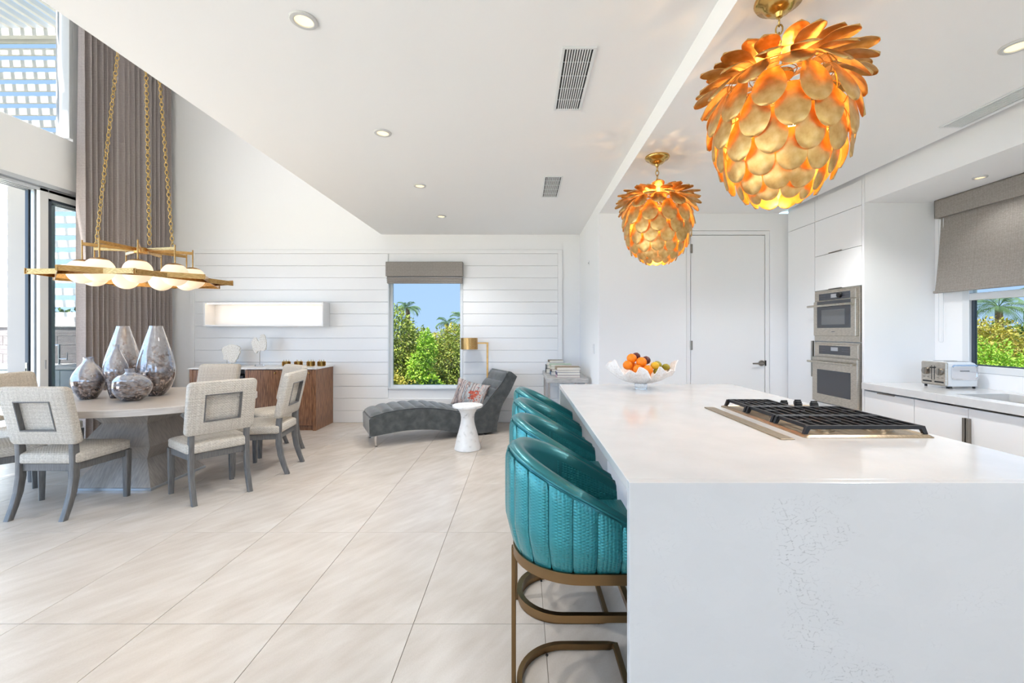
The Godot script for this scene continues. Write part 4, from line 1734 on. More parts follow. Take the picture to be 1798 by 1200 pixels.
func chair(x: float, d: float, deg: float, label: String) -> void:
	if chair0:
		copy(chair0, "dining_chair", V(x, 0, d), deg_to_rad(deg)).set_meta("label", label)
		return
	var t := thing("dining_chair", label, "chair", V(x, 0, d), deg_to_rad(deg), "chairs around the dining table")
	chair0 = t
	# seat: front towards -z, a little wider in front
	var s := Sh.new()
	var m := s.mark()
	s.loft(pad_loops(0.47, 0.45, 0.075, 0.045, 0.014, 0.02), true, true, true)
	s.warp(m, func(p: Vector3): return Vector3(p.x * (1.0 - p.z * 0.16), p.y + 0.388, p.z - 0.005))
	part(t, "seat", s, M.tweed)
	# apron rails
	for q in [[Vector3(0, 0.36, -0.203), Vector3(0.43, 0.054, 0.022), 0.0], [Vector3(0, 0.36, 0.192), Vector3(0.36, 0.054, 0.022), 0.0], [Vector3(-0.206, 0.36, -0.005), Vector3(0.022, 0.054, 0.38), -0.075], [Vector3(0.206, 0.36, -0.005), Vector3(0.022, 0.054, 0.38), 0.075]]:
		s = Sh.new()
		s.box(q[0], q[1], 0.003, Basis(Vector3.UP, -q[2]))
		part(t, "rail", s, M.leg_wood)
	for sx in [-1, 1]:
		# straight tapered front leg
		s = Sh.new()
		var L := []
		for q in [[0.0, 0.0165], [0.20, 0.0205], [0.386, 0.023]]:
			var P := PackedVector3Array()
			for p in rrect(q[1] * 2, q[1] * 2, 0.004, 2):
				P.append(Vector3(sx * (0.222 - 0.0) + p.x, q[0], -0.195 + p.y))
			L.append(P)
		s.loft(L, true, true, false)
		part(t, "leg", s, M.leg_wood)
		# sabre rear leg running up into the back post
		s = Sh.new()
		var pts := [[0.0, 0.275, 0.020], [0.08, 0.245, 0.0215], [0.18, 0.215, 0.024], [0.29, 0.198, 0.026], [0.40, 0.196, 0.026], [0.50, 0.200, 0.025], [0.56, 0.206, 0.022]]
		var lp := []
		for q in pts:
			var P := PackedVector3Array()
			for p in rrect(0.036, q[2] * 1.9, 0.004, 2):
				P.append(Vector3(sx * 0.196 + p.x, q[0], q[1] + p.y))
			lp.append(P)
		s.loft(lp, true, true, false)
		part(t, "leg", s, M.leg_wood)
	# upholstered back with the square recess behind
	s = Sh.new()
	m = s.mark()
	var loops := []
	var W := 0.485
	var H := 0.43
	var cy := 0.745
	for q in [[W - 0.09, H - 0.09, 0.02, -0.036], [W - 0.03, H - 0.03, 0.03, -0.033], [W - 0.006, H - 0.006, 0.035, -0.022], [W, H, 0.036, -0.008], [W, H, 0.036, 0.018], [W - 0.008, H - 0.008, 0.034, 0.030], [W - 0.03, H - 0.03, 0.03, 0.036], [0.262, 0.222, 0.006, 0.037]]:
		var P := PackedVector3Array()
		for p in rrect(q[0], q[1], q[2], 5):
			P.append(Vector3(p.x, p.y + cy, q[3]))
		loops.append(P)
	s.loft(loops, true, false, true)
	var ms := s.mark()
	loops = []
	for q in [[0.262, 0.222, 0.037], [0.262, 0.222, 0.004]]:
		var P := PackedVector3Array()
		for p in rrect(q[0], q[1], 0.006, 5):
			P.append(Vector3(p.x, p.y + cy, q[2]))
		loops.append(P)
	s.loft(loops, false, false, false)
	var place := func(p: Vector3): return bend(p) + Vector3(0, 0, 0.196)
	s.warp(m, place)
	part(t, "backrest", s, M.tweed)
	s = Sh.new()
	m = s.mark()
	s.box(Vector3(0, cy, 0.004), Vector3(0.26, 0.22, 0.006))
	s.warp(m, place)
	part(t, "recess_panel", s, M.tweed)
	s = Sh.new()
	m = s.mark()
	for q in [[0, 0.1065, 0.252, 0.009], [0, -0.1065, 0.252, 0.009], [-0.1265, 0, 0.009, 0.222], [0.1265, 0, 0.009, 0.222]]:
		s.box(Vector3(q[0], cy + q[1], 0.024), Vector3(q[2], q[3], 0.034), 0.001)
	s.warp(m, place)
	part(t, "recess_frame", s, M.leg_wood)


func dining() -> void:
	var c := V(-3.5, 0, 4.0)
	var t := thing("dining_table", "oval grey wood dining table on a zigzag faceted pedestal", "table", c)
	var s := Sh.new()
	var loops := []
	for q in [[0.03, 0.688], [0.012, 0.690], [0.0, 0.696], [0.0, 0.744], [0.006, 0.75], [0.02, 0.7505]]:
		var P := PackedVector3Array()
		for k in 72:
			var a := TAU * k / 72
			var e := 0.86
			var px: float = signf(cos(a)) * pow(absf(cos(a)), e) * (0.925 - q[0])
			var pz: float = signf(sin(a)) * pow(absf(sin(a)), e) * (0.72 - q[0])
			P.append(Vector3(px, q[1], pz))
		loops.append(P)
	s.loft(loops, true, true, false)
	part(t, "tabletop", s, M.table_wood)
	# plinth, then three folded tiers
	s = Sh.new()
	s.box(Vector3(0, 0.011, 0), Vector3(0.70, 0.022, 0.64), 0.002)
	part(t, "plinth", s, M.alu)
	var tiers := [[0.335, 0.022, 0.20, 0.235], [0.20, 0.235, 0.30, 0.362], [0.30, 0.362, 0.195, 0.545], [0.195, 0.545, 0.29, 0.688]]
	for q in tiers:
		s = Sh.new()
		var lp := []
		for e in [[q[0], q[1]], [q[2], q[3]]]:
			var P := PackedVector3Array()
			for k in [[-1, -1], [1, -1], [1, 1], [-1, 1]]:
				P.append(Vector3(k[0] * e[0] * 1.02, e[1], k[1] * e[0] * 0.93))
			lp.append(P)
		s.loft(lp, true, true, false)
		part(t, "pedestal_tier", s, M.base_wood)
	chair(-3.47, 3.37, 0, "cream tweed dining chair with square back recess, opposite the walnut sideboard")
	chair(-2.64, 3.68, 53, "cream tweed dining chair between the end chair and the one opposite the sideboard")
	chair(-2.53, 4.28, 98, "cream tweed dining chair at the table end towards the chaise longue")
	chair(-2.86, 4.92, 143, "cream tweed dining chair in front of the walnut sideboard doors")
	chair(-3.66, 4.98, 180, "cream tweed dining chair in front of the sideboard's open bay")
	chair(-4.30, 4.85, 225, "cream tweed dining chair behind the vases, towards the curtain")
	chair(-4.62, 4.12, 272, "cream tweed dining chair at the table end towards the glass doors")
	chair(-4.15, 3.46, -37, "cream tweed dining chair by the open sliding doorway, back to the terrace")
	# vases
	vase("tall smoke-glass vase with a wide shoulder, left of the tall pair", V(-3.90, 0.7505, 4.24), [[0.0, 0.0], [0.05, 0.0], [0.058, 0.004], [0.10, 0.06], [0.138, 0.16], [0.148, 0.24], [0.138, 0.33], [0.10, 0.47], [0.06, 0.61], [0.05, 0.655], [0.046, 0.655], [0.05, 0.60], [0.0, 0.56]], 0.0)
	vase("tall smoke-glass vase tapering to its mouth, beside the round squat vase", V(-3.46, 0.7505, 4.10), [[0.0, 0.0], [0.05, 0.0], [0.062, 0.004], [0.112, 0.07], [0.142, 0.17], [0.146, 0.24], [0.134, 0.34], [0.098, 0.48], [0.058, 0.62], [0.05, 0.655], [0.046, 0.655], [0.05, 0.60], [0.0, 0.56]], 1.0)
	vase("slender smoke-glass bottle vase with a long narrow neck", V(-3.68, 0.7505, 3.93), [[0.0, 0.0], [0.036, 0.0], [0.042, 0.006], [0.058, 0.08], [0.082, 0.19], [0.09, 0.25], [0.076, 0.32], [0.042, 0.40], [0.028, 0.44], [0.027, 0.485], [0.022, 0.485], [0.022, 0.44], [0.0, 0.42]], 2.0)
	vase("short pear-shaped smoke-glass vase with a small neck", V(-3.885, 0.7505, 3.885), [[0.0, 0.0], [0.052, 0.0], [0.06, 0.005], [0.10, 0.08], [0.118, 0.15], [0.108, 0.21], [0.076, 0.275], [0.042, 0.32], [0.034, 0.35], [0.036, 0.372], [0.03, 0.372], [0.028, 0.34], [0.0, 0.31]], 3.0)
	vase("round squat smoke-glass vase with a tilted neck", V(-3.405, 0.7505, 3.79), [[0.0, 0.0], [0.058, 0.0], [0.07, 0.004], [0.118, 0.055], [0.140, 0.120], [0.126, 0.180], [0.085, 0.222], [0.046, 0.238], [0.032, 0.255], [0.036, 0.285], [0.03, 0.285], [0.026, 0.25], [0.0, 0.22]], 4.0)


func vase(label: String, at: Vector3, prof: Array, k: float) -> void:
	var t := thing("vase", label, "vase", at, k * 1.3, "smoke-glass vases on the dining table")
	var s := Sh.new()
	var P := []
	var tot := 0.0
	# fine profile so that the glass is smooth
	var cv := Curve2D.new()
	for i in prof.size():
		var a := Vector2(prof[maxi(i - 1, 0)][0], prof[maxi(i - 1, 0)][1])
		var b := Vector2(prof[i][0], prof[i][1])
		var c := Vector2(prof[mini(i + 1, prof.size() - 1)][0], prof[mini(i + 1, prof.size() - 1)][1])
		var tg := (c - a) / 6.0 if (i > 2 and i < prof.size() - 4) else Vector2.ZERO
		cv.add_point(b, -tg, tg)
	cv.bake_interval = 0.01
	for p in cv.get_baked_points():
		P.append(Vector2(maxf(p.x, 0.0), p.y))
	for i in P.size() - 1:
		tot += P[i].distance_to(P[i + 1])
	s.lathe(P, 36, Vector3.ZERO, Basis.IDENTITY, 60)
	for i in s.u.size():
		s.u[i] = Vector2(s.u[i].x + k * 0.3, s.u[i].y / tot * 1.0)
	if k == 4.0:
		s.warp(0, func(p: Vector3): return Vector3(p.x + maxf(0.0, p.y - 0.14) * 0.55, p.y, p.z))
	part(t, "glass_body", s, M.smoke_glass)


func chandelier() -> void:
	var c := V(-3.53, 1.87, 4.02)
	var t := thing("chandelier", "brass star chandelier with nine frosted globes hung on chains over the dining table", "chandelier", c)
	var s := Sh.new()
	s.lathe([Vector2(0, 0.205), Vector2(0.05, 0.205), Vector2(0.055, 0.215), Vector2(0.055, 0.255), Vector2(0.04, 0.262), Vector2(0, 0.265)], 18)
	part(t, "hub", s, M.brass)
	var fm := mk("frosted_globe", Color(1.0, 0.95, 0.88), 0.5)
	fm.emission_enabled = true
	fm.emission = Color(1.0, 0.86, 0.66)
	fm.emission_energy_multiplier = 0.26
	var hot := glow("globe_bulb", Color(1.0, 0.86, 0.62), 6.0)
	for k in 9:
		var a := deg_to_rad(-52.0 + 40.0 * k)
		var dir := Vector3(cos(a), 0, -sin(a))   # angle measured in x, d
		var gp := dir * 0.385
		var B := Basis(Vector3.UP, a)
		s = Sh.new()
		s.box(dir * 0.215 + Vector3(0, 0.238, 0), Vector3(0.34, 0.028, 0.010), 0.0015, B)
		part(t, "arm", s, M.brass)
		s = Sh.new()
		s.lathe([Vector2(0, 0.09), Vector2(0.006, 0.09), Vector2(0.006, 0.27), Vector2(0, 0.272)], 10, gp)
		part(t, "rod", s, M.brass)
		s = Sh.new()
		s.lathe([Vector2(0.0, 0.104), Vector2(0.03, 0.101), Vector2(0.056, 0.09), Vector2(0.064, 0.083), Vector2(0.06, 0.08), Vector2(0, 0.082)], 24, gp)
		part(t, "cap", s, M.brass)
		s = Sh.new()
		var pr := []
		for i in 15:
			var th := lerpf(0.62, PI, i / 14.0)
			pr.append(Vector2(sin(th) * 0.104 if i < 14 else 0.0, cos(th) * 0.104))
		s.lathe(pr, 28, gp)
		part(t, "globe", s, fm)
		var l := OmniLight3D.new()
		l.name = "globe_light"
		t.add_child(l, true)
		l.position = gp
		l.light_color = Color(1.0, 0.86, 0.66)
		l.light_energy = 0.045
		l.light_size = 0.09
		l.omni_range = 20.0
		l.omni_attenuation = 2.0
		l.shadow_enabled = true
		# flat star bar from tip k to tip k + 2
		var a2 := a + deg_to_rad(80)
		var p0 := dir * 0.705
		var p1 := Vector3(cos(a2), 0, -sin(a2)) * 0.705
		var mid := (p0 + p1) * 0.5
		var dr := (p1 - p0).normalized()
		var lift := -0.036 + 0.004 * (k % 3)
		s = Sh.new()
		s.box(mid + Vector3(0, lift, 0), Vector3(p0.distance_to(p1) + 0.02, 0.044, 0.006), 0.001, Basis(dr, Vector3.UP, dr.cross(Vector3.UP)))
		var bar := part(t, "star_bar", s, M.brass)
		for e in [p0 + dr * 0.015, p1 - dr * 0.015]:
			s = Sh.new()
			var out := mid.normalized()
			s.lathe([Vector2(0, 0.0), Vector2(0.006, 0.0), Vector2(0.005, 0.004), Vector2(0, 0.005)], 10, e + Vector3(0, lift, 0) + out * 0.003, Basis(Quaternion(Vector3.UP, out)))
			part(bar, "screw", s, M.brass)
	for q in [[-0.30, -0.12], [0.25, -0.20], [0.04, 0.32]]:
		s = Sh.new()
		var lo := Vector3(q[0], 0.25, -q[1])
		chain(s, Vector3(q[0] * 0.08, 3.70, -q[1] * 0.08), lo, 0.046, 0.0029)
		part(t, "chain", s, M.chain_gold)
	s = Sh.new()
	s.lathe([Vector2(0, 3.73), Vector2(0.10, 3.73), Vector2(0.10, 3.715), Vector2(0.06, 3.695), Vector2(0, 3.69)], 24)
	part(t, "canopy", s, M.brass)


func curtain() -> void:
	var t := thing("curtain", "floor-length taupe curtain gathered in deep pleats beside the sliding doors", "curtain", V(-5.15, 0, 5.72))
	var s := Sh.new()
	var nz := noise(0.9, 15, 2)
	s.sheet(func(a: float, b: float):
		var w := a * 18.0 + 0.45 * nz.get_noise_2d(a * 4.0, b * 0.35)
		var amp: float = 0.045 + 0.02 * sin(a * 11.0) + 0.012 * (1.0 - b)
		var wave := sin(w * TAU)
		var x: float = -5.165 + amp * signf(wave) * pow(absf(wave), 0.75)
		var d: float = lerpf(5.045, 6.40, a) + 0.010 * cos(w * TAU)
		return V(x, lerpf(0.01, 5.44, b), d), 420, 14, 0.003)
	wpart(t, "cloth", s, M.curtain)
	s = Sh.new()
	s.bb(V(-5.20, 5.44, 4.9), V(-5.13, 5.48, 6.46), 0.003)
	wpart(t, "rail", s, M.white_metal)


func smooth_line(pts: Array, step: float) -> PackedVector2Array:
	var cv := Curve2D.new()
	for i in pts.size():
		var a: Vector2 = pts[maxi(i - 1, 0)]
		var c: Vector2 = pts[mini(i + 1, pts.size() - 1)]
		var tg := (c - a) / 6.0 if i > 0 and i < pts.size() - 1 else Vector2.ZERO
		cv.add_point(pts[i], -tg, tg)
	cv.bake_interval = step
	return cv.get_baked_points()


func living() -> void:
	# chaise: local x runs from the foot to the head, near side at z = 0
	var W := 0.57
	var t := thing("chaise_longue", "charcoal velvet chaise longue with channel-tufted seat and raised backrest", "chaise longue", V(-1.716, 0, 5.04), deg_to_rad(27.1))
	var top := [Vector2(-0.045, 0.345), Vector2(0.06, 0.375), Vector2(0.195, 0.398), Vector2(0.42, 0.410), Vector2(0.636, 0.402), Vector2(0.858, 0.365), Vector2(1.02, 0.325), Vector2(1.18, 0.305), Vector2(1.32, 0.335), Vector2(1.41, 0.41), Vector2(1.495, 0.51), Vector2(1.585, 0.606), Vector2(1.67, 0.715), Vector2(1.715, 0.80)]
	var tl := smooth_line(top, 0.03)
	var poly := PackedVector2Array()
	for p in tl:
		poly.append(p)
	for p in smooth_line([Vector2(1.72, 0.815), Vector2(1.76, 0.812), Vector2(1.85, 0.745)], 0.03):
		poly.append(p)
	for p in smooth_line([Vector2(1.845, 0.735), Vector2(1.75, 0.553), Vector2(1.625, 0.358), Vector2(1.565, 0.145), Vector2(1.55, 0.03)], 0.04):
		poly.append(p)
	for p in smooth_line([Vector2(1.52, 0.028), Vector2(1.3, 0.03), Vector2(1.042, 0.062), Vector2(0.79, 0.124), Vector2(0.57, 0.153), Vector2(0.36, 0.163), Vector2(0.154, 0.15), Vector2(-0.04, 0.131)], 0.04):
		poly.append(p)
	poly.append(Vector2(-0.055, 0.15))
	poly.append(Vector2(-0.06, 0.33))
	var s := Sh.new()
	s.prism(poly, -W, 0.0, 0.016, true)
	part(t, "body", s, M.velvet)
	# channels: padded rolls across the seat and the back
	var cv := Curve2D.new()
	for p in tl:
		cv.add_point(p)
	var total := cv.get_baked_length()
	var nch := 15
	for k in nch:
		var l0 := 0.01 + (total - 0.02) * k / nch
		var l1 := 0.01 + (total - 0.02) * (k + 1) / nch
		s = Sh.new()
		s.sheet(func(a: float, b: float):
			var l: float = lerpf(l0, l1, b)
			var p := cv.sample_baked(l)
			var q := cv.sample_baked(minf(l + 0.01, total)) - cv.sample_baked(maxf(l - 0.01, 0.0))
			var n := Vector2(-q.y, q.x).normalized()
			var puff: float = 0.003 + 0.034 * sqrt(maxf(0.0, sin(PI * b))) * pow(maxf(0.0, sin(PI * clampf(a, 0.0, 1.0))), 0.3)
			p += n * puff
			return Vector3(p.x, p.y, lerpf(-W + 0.006, -0.006, a)), 16, 8, -0.012)
		part(t, "tufted_channel", s, M.velvet)
	for z in [-0.04, -W + 0.04]:
		s = Sh.new()
		s.lathe([Vector2(0, 0), Vector2(0.018, 0), Vector2(0.02, 0.006), Vector2(0.010, 0.014), Vector2(0.014, 0.08), Vector2(0.021, 0.142), Vector2(0, 0.142)], 16, Vector3(0.02, 0, z))
		part(t, "leg", s, M.chrome)
		s = Sh.new()
		s.lathe([Vector2(0, -0.012), Vector2(0.022, -0.012), Vector2(0.024, 0.0), Vector2(0.022, 0.012), Vector2(0, 0.012)], 16, Vector3(1.40, 0.024, z), Basis(Vector3.RIGHT, PI / 2))
		part(t, "caster", s, M.rubber)
	# cushion leaning on the backrest
	var c := thing("throw_pillow", "patterned throw pillow with grey streaks and rust red bloom on the chaise", "pillow", t.transform * Vector3(1.20, 0.345, -0.20))
	s = Sh.new()
	var m := s.mark()
	for sd in [1.0, -1.0]:
		var n := 20
		for i in n:
			for j in n:
				var q := []
				var us := []
				for o in [[i, j], [i + 1, j], [i + 1, j + 1], [i, j + 1]]:
					var a: float = o[0] * 2.0 / n - 1.0
					var b: float = o[1] * 2.0 / n - 1.0
					var px := a * (0.235 - 0.022 * (1.0 - b * b) * absf(a))
					var py := b * (0.185 - 0.020 * (1.0 - a * a) * absf(b))
					var th := 0.075 * pow(maxf(0.0, (1.0 - a * a) * (1.0 - b * b)), 0.42)
					q.append(Vector3(px, py + 0.175, sd * th))
					us.append(Vector2((a + 1) * 0.5, (1 - b) * 0.5))
				if sd > 0:
					s.quad(q[0], q[1], q[2], q[3], 1, us[0], us[1], us[2], us[3])
				else:
					s.quad(q[0], q[3], q[2], q[1], 1, us[0], us[3], us[2], us[1])
	s.fix(m)
	s.warp(m, func(p: Vector3): return Basis(Vector3.UP, deg_to_rad(-14)) * (Basis(Vector3.FORWARD, deg_to_rad(12)) * (Basis(Vector3.RIGHT, deg_to_rad(-16)) * p)))
	part(c, "cover", s, M.pillow)
	# marble side table
	var d := thing("side_table", "white marble hourglass side table in front of the chaise", "side table", V(-0.63, 0, 5.0))
	s = Sh.new()
	var pr := []
	for p in smooth_line([Vector2(0.152, 0.012), Vector2(0.145, 0.04), Vector2(0.118, 0.16), Vector2(0.088, 0.27), Vector2(0.076, 0.345), Vector2(0.085, 0.415), Vector2(0.12, 0.470), Vector2(0.15, 0.482)], 0.012):
		pr.append(p)
	s.lathe([Vector2(0, 0), Vector2(0.146, 0), Vector2(0.152, 0.006)] + pr, 40)
	part(d, "pedestal", s, M.marble)
	s = Sh.new()
	s.lathe([Vector2(0, 0.482), Vector2(0.166, 0.482), Vector2(0.174, 0.488), Vector2(0.175, 0.506), Vector2(0.170, 0.511), Vector2(0, 0.511)], 40)
	part(d, "tabletop", s, M.marble)
	# brass reading lamp behind the chaise
	var f := thing("floor_lamp", "brass reading floor lamp with drum shade behind the chaise backrest", "floor lamp", V(-0.50, 0, 6.24))
	s = Sh.new()
	s.lathe([Vector2(0, 0), Vector2(0.13, 0), Vector2(0.13, 0.015), Vector2(0.12, 0.02), Vector2(0, 0.02)], 28)
	part(f, "base", s, M.brass)
	s = Sh.new()
	s.box(Vector3(0, 0.61, 0), Vector3(0.026, 1.18, 0.026), 0.002)
	part(f, "pole", s, M.brass)
	s = Sh.new()
	s.box(Vector3(-0.07, 1.188, 0), Vector3(0.166, 0.022, 0.022), 0.002)
	part(f, "arm", s, M.brass)
	s = Sh.new()
	s.lathe([Vector2(0.118, 1.10), Vector2(0.122, 1.10), Vector2(0.122, 1.262), Vector2(0.118, 1.262), Vector2(0.118, 1.10)], 36, Vector3(-0.262, 0, 0))
	s.lathe([Vector2(0, 1.240), Vector2(0.118, 1.240), Vector2(0.118, 1.243), Vector2(0, 1.243)], 36, Vector3(-0.262, 0, 0))
	part(f, "shade", s, M.brass)
	# console table with books
	var k := thing("console_table", "grey wooden console table against the wall return with slim chrome legs", "console table", V(0.578, 0, 5.88))
	s = Sh.new()
	s.bb(V(0.30, 0.725, 5.31), V(0.815, 0.78, 6.43), 0.003)
	wpart(k, "tabletop", s, M.grey_board)
	for x in [0.33, 0.785]:
		for e in [5.36, 6.38]:
			s = Sh.new()
			s.bb(V(x - 0.014, 0, e - 0.014), V(x + 0.014, 0.7248, e + 0.014), 0.002)
			wpart(k, "leg", s, M.chrome)
	s = Sh.new()
	s.bb(V(0.345, 0.15, 5.37), V(0.77, 0.19, 6.37), 0.003)
	wpart(k, "shelf", s, M.grey_board)
	var yy := 0.78
	var books := [["pink clothbound book at the bottom of the front stack", Color8(196, 160, 172), 0.030, 0.290, 0.22, 0.0], ["white book with navy spine second in the front stack", Color8(58, 62, 92), 0.034, 0.290, 0.22, 0.02], ["white paperback under the top book of the front stack", Color8(232, 230, 234), 0.026, 0.285, 0.21, -0.02], ["tan bound book on top of the front stack", Color8(156, 132, 104), 0.038, 0.300, 0.22, 0.03]]
	for b in books:
		book(b[0], V(0.575, yy, 5.50), b[1], b[2], b[3], b[4], b[5])
		yy += b[2] + 0.0004
	yy = 0.78
	for b in [["dark blue book at the foot of the middle stack", Color8(60, 104, 140), 0.045, 0.27, 0.20, 0.0], ["brown book in the middle stack above the blue one", Color8(92, 58, 46), 0.032, 0.26, 0.20, 0.04], ["cream book of the middle stack under the green one", Color8(228, 214, 190), 0.036, 0.28, 0.21, 0.0], ["pale green book on top of the middle stack", Color8(176, 196, 170), 0.026, 0.28, 0.21, 0.03]]:
		book(b[0], V(0.51, yy, 5.80), b[1], b[2], b[3], b[4], b[5])
		yy += b[2] + 0.0004
	yy = 0.78
	for b in [["black book at the foot of the rear stack", Color8(34, 34, 38), 0.06, 0.28, 0.2, 0.0], ["black and white book in the middle of the rear stack", Color8(70, 72, 74), 0.05, 0.27, 0.2, 0.05], ["white book near the top of the rear stack", Color8(225, 228, 232), 0.035, 0.26, 0.2, -0.04], ["small bronze coloured book on top of the rear stack", Color8(128, 118, 100), 0.03, 0.2, 0.15, 0.1]]:
		book(b[0], V(0.47, yy, 6.10), b[1], b[2], b[3], b[4], b[5])
		yy += b[2] + 0.0004


func book(label: String, at: Vector3, c: Color, th: float, w: float, dp: float, turn: float) -> void:
	var b := thing("book", label, "book", at, turn, "books on the console table")
	var key := "cover_%d" % c.to_rgba32()
	if not M.has(key):
		mk(key, c, 0.55)
	var s := Sh.new()
	s.box(Vector3(0, 0.0012, 0), Vector3(w, 0.0024, dp), 0.0005)
	s.box(Vector3(0, th - 0.0012, 0), Vector3(w, 0.0024, dp), 0.0005)
	s.box(Vector3(-w * 0.5 + 0.0012, th * 0.5, 0), Vector3(0.0024, th, dp), 0.0005)
	part(b, "cover", s, M[key])
	s = Sh.new()
	s.box(Vector3(-0.001, th * 0.5, 0), Vector3(w - 0.010, th - 0.005, dp - 0.008))
	part(b, "pages", s, M.paper)


func credenza() -> void:
	var t := thing("credenza", "walnut sideboard with white marble top under the lit niche shelf", "sideboard", V(-3.68, 0, 6.17))
	var s := Sh.new()
	s.bb(V(-4.55, 0.838, 5.895), V(-2.795, 0.86, 6.449), 0.002)
	wpart(t, "worktop", s, M.marble)
	for x in [-4.535, -2.855]:
		s = Sh.new()
		s.bb(V(x, 0.0, 5.91), V(x + 0.045, 0.8375, 6.448), 0.002)
		wpart(t, "side_panel", s, M.walnut)
	s = Sh.new()
	s.bb(V(-4.49, 0.07, 6.43), V(-2.855, 0.8375, 6.448))
	s.bb(V(-4.49, 0.07, 5.95), V(-2.855, 0.09, 6.43))
	s.bb(V(-3.80, 0.09, 5.95), V(-3.78, 0.8375, 6.43))
	s.bb(V(-4.14, 0.09, 5.95), V(-4.12, 0.8375, 6.43))
	wpart(t, "carcass", s, M.lacquer)
	s = Sh.new()
	s.bb(V(-4.49, 0.0, 5.955), V(-2.856, 0.069, 5.975))
	wpart(t, "plinth", s, M.walnut)
	for r in [[-3.315, -2.858], [-3.778, -3.319], [-4.488, -4.122]]:
		s = Sh.new()
		s.bb(V(r[0], 0.072, 5.915), V(r[1], 0.828, 5.935), 0.0015)
		var dr := wpart(t, "door", s, M.walnut)
		s = Sh.new()
		s.lathe([Vector2(0, 0), Vector2(0.006, 0), Vector2(0.006, 0.008), Vector2(0.013, 0.012), Vector2(0.012, 0.022), Vector2(0, 0.024)], 14, V(r[1] - 0.04, 0.79, 5.915), Basis(Vector3.RIGHT, PI / 2))
		part(dr, "knob", s, M.gold_metal)
	s = Sh.new()
	s.bb(V(-4.11, 0.55, 5.97), V(-3.81, 0.57, 6.42))
	wpart(t, "shelf", s, M.lacquer)
	var bx := thing("storage_box", "dark grey box inside the open bay of the walnut sideboard", "box", V(-3.95, 0.57, 6.15))
	s = Sh.new()
	s.box(Vector3(-0.02, 0.085, 0), Vector3(0.2, 0.17, 0.26), 0.004)
	part(bx, "case", s, M.iron)
	s = Sh.new()
	s.box(Vector3(-0.02, 0.1, 0.1325), Vector3(0.05, 0.014, 0.006), 0.002)
	part(bx, "handle", s, M.nickel)
	# fossil slices on rods
	var n1 := [[-0.115, 0.20], [-0.12, 0.245], [-0.09, 0.285], [-0.055, 0.29], [-0.04, 0.305], [0.0, 0.31], [0.045, 0.30], [0.085, 0.29], [0.115, 0.255], [0.105, 0.225], [0.115, 0.20], [0.10, 0.165], [0.085, 0.13], [0.075, 0.10], [0.055, 0.085], [0.05, 0.055], [0.01, 0.045], [-0.025, 0.06], [-0.03, 0.085], [-0.07, 0.095], [-0.105, 0.10], [-0.10, 0.15]]
	sculpture("pale coral slice sculpture with lobed outline on short rods", V(-4.15, 0.86, 6.20), n1, [[0.0, 0.07], [-0.06, 0.10]])
	var n2 := [[-0.055, 0.19], [-0.085, 0.235], [-0.095, 0.29], [-0.105, 0.34], [-0.085, 0.385], [-0.06, 0.41], [-0.035, 0.385], [-0.02, 0.36], [-0.005, 0.355], [0.0, 0.39], [0.02, 0.44], [0.05, 0.455], [0.07, 0.43], [0.085, 0.37], [0.09, 0.30], [0.08, 0.24], [0.05, 0.215], [0.02, 0.225], [0.0, 0.21], [-0.02, 0.215], [-0.04, 0.185]]
	sculpture("pale winged coral sculpture raised on a tall thin rod", V(-3.75, 0.86, 6.20), n2, [[0.0, 0.23]])
	for x in [-3.37, -3.197, -3.02, -2.868]:
		brass_holder(V(x, 0.86, 6.20))


func sculpture(label: String, at: Vector3, pts: Array, rods: Array) -> void:
	var t := thing("coral_sculpture", label, "sculpture", at, 0.15, "coral sculptures on the sideboard")
	var s := Sh.new()
	s.box(Vector3(0, 0.012, 0), Vector3(0.11, 0.024, 0.07), 0.002)
	part(t, "base", s, M.acrylic)
	s = Sh.new()
	for r in rods:
		s.tube([Vector3(r[0], 0.024, 0), Vector3(r[0], r[1] + 0.02, 0)], 0.0035, 8)
	part(t, "rod", s, M.nickel)
	var raw := []
	for p in pts:
		raw.append(Vector2(p[0], p[1]))
	raw.append(raw[0])
	var line := smooth_line(raw, 0.012)
	line.remove_at(line.size() - 1)
	var nz := noise(40.0, 3, 2)
	for i in line.size():
		line[i] += Vector2(nz.get_noise_2d(line[i].x * 1.0, line[i].y), nz.get_noise_2d(line[i].y, line[i].x + 5.0)) * 0.006
	s = Sh.new()
	s.prism(line, -0.014, 0.014, 0.003, true)
	part(t, "coral", s, M.stone_white)


var holder0: Node3D = null


func brass_holder(at: Vector3) -> void:
	if holder0:
		copy(holder0, "candle_holder", at, at.x * 7.0)
		return
	var t := thing("candle_holder", "small fluted brass candle holder with spikes on the sideboard top", "candle holder", at, 0, "brass candle holders on the sideboard")
	holder0 = t
	var s := Sh.new()
	s.lathe([Vector2(0, 0), Vector2(0.05, 0), Vector2(0.05, 0.006), Vector2(0.036, 0.008), Vector2(0.036, 0.062), Vector2(0.048, 0.064), Vector2(0.048, 0.07), Vector2(0, 0.07)], 24)
	part(t, "core", s, M.gold_metal)
	for k in 16:
		var a := TAU * k / 16
		s = Sh.new()
		s.box(Vector3(cos(a) * 0.046, 0.036, sin(a) * 0.046), Vector3(0.02, 0.056, 0.006), 0.001, Basis(Vector3.UP, -a))
		part(t, "fin", s, M.gold_metal)
	for k in 3:
		var a := TAU * k / 3
		s = Sh.new()
		s.lathe([Vector2(0, 0.07), Vector2(0.004, 0.07), Vector2(0.003, 0.085), Vector2(0, 0.098)], 8, Vector3(cos(a) * 0.035, 0, sin(a) * 0.035))
		part(t, "spike", s, M.gold_metal)


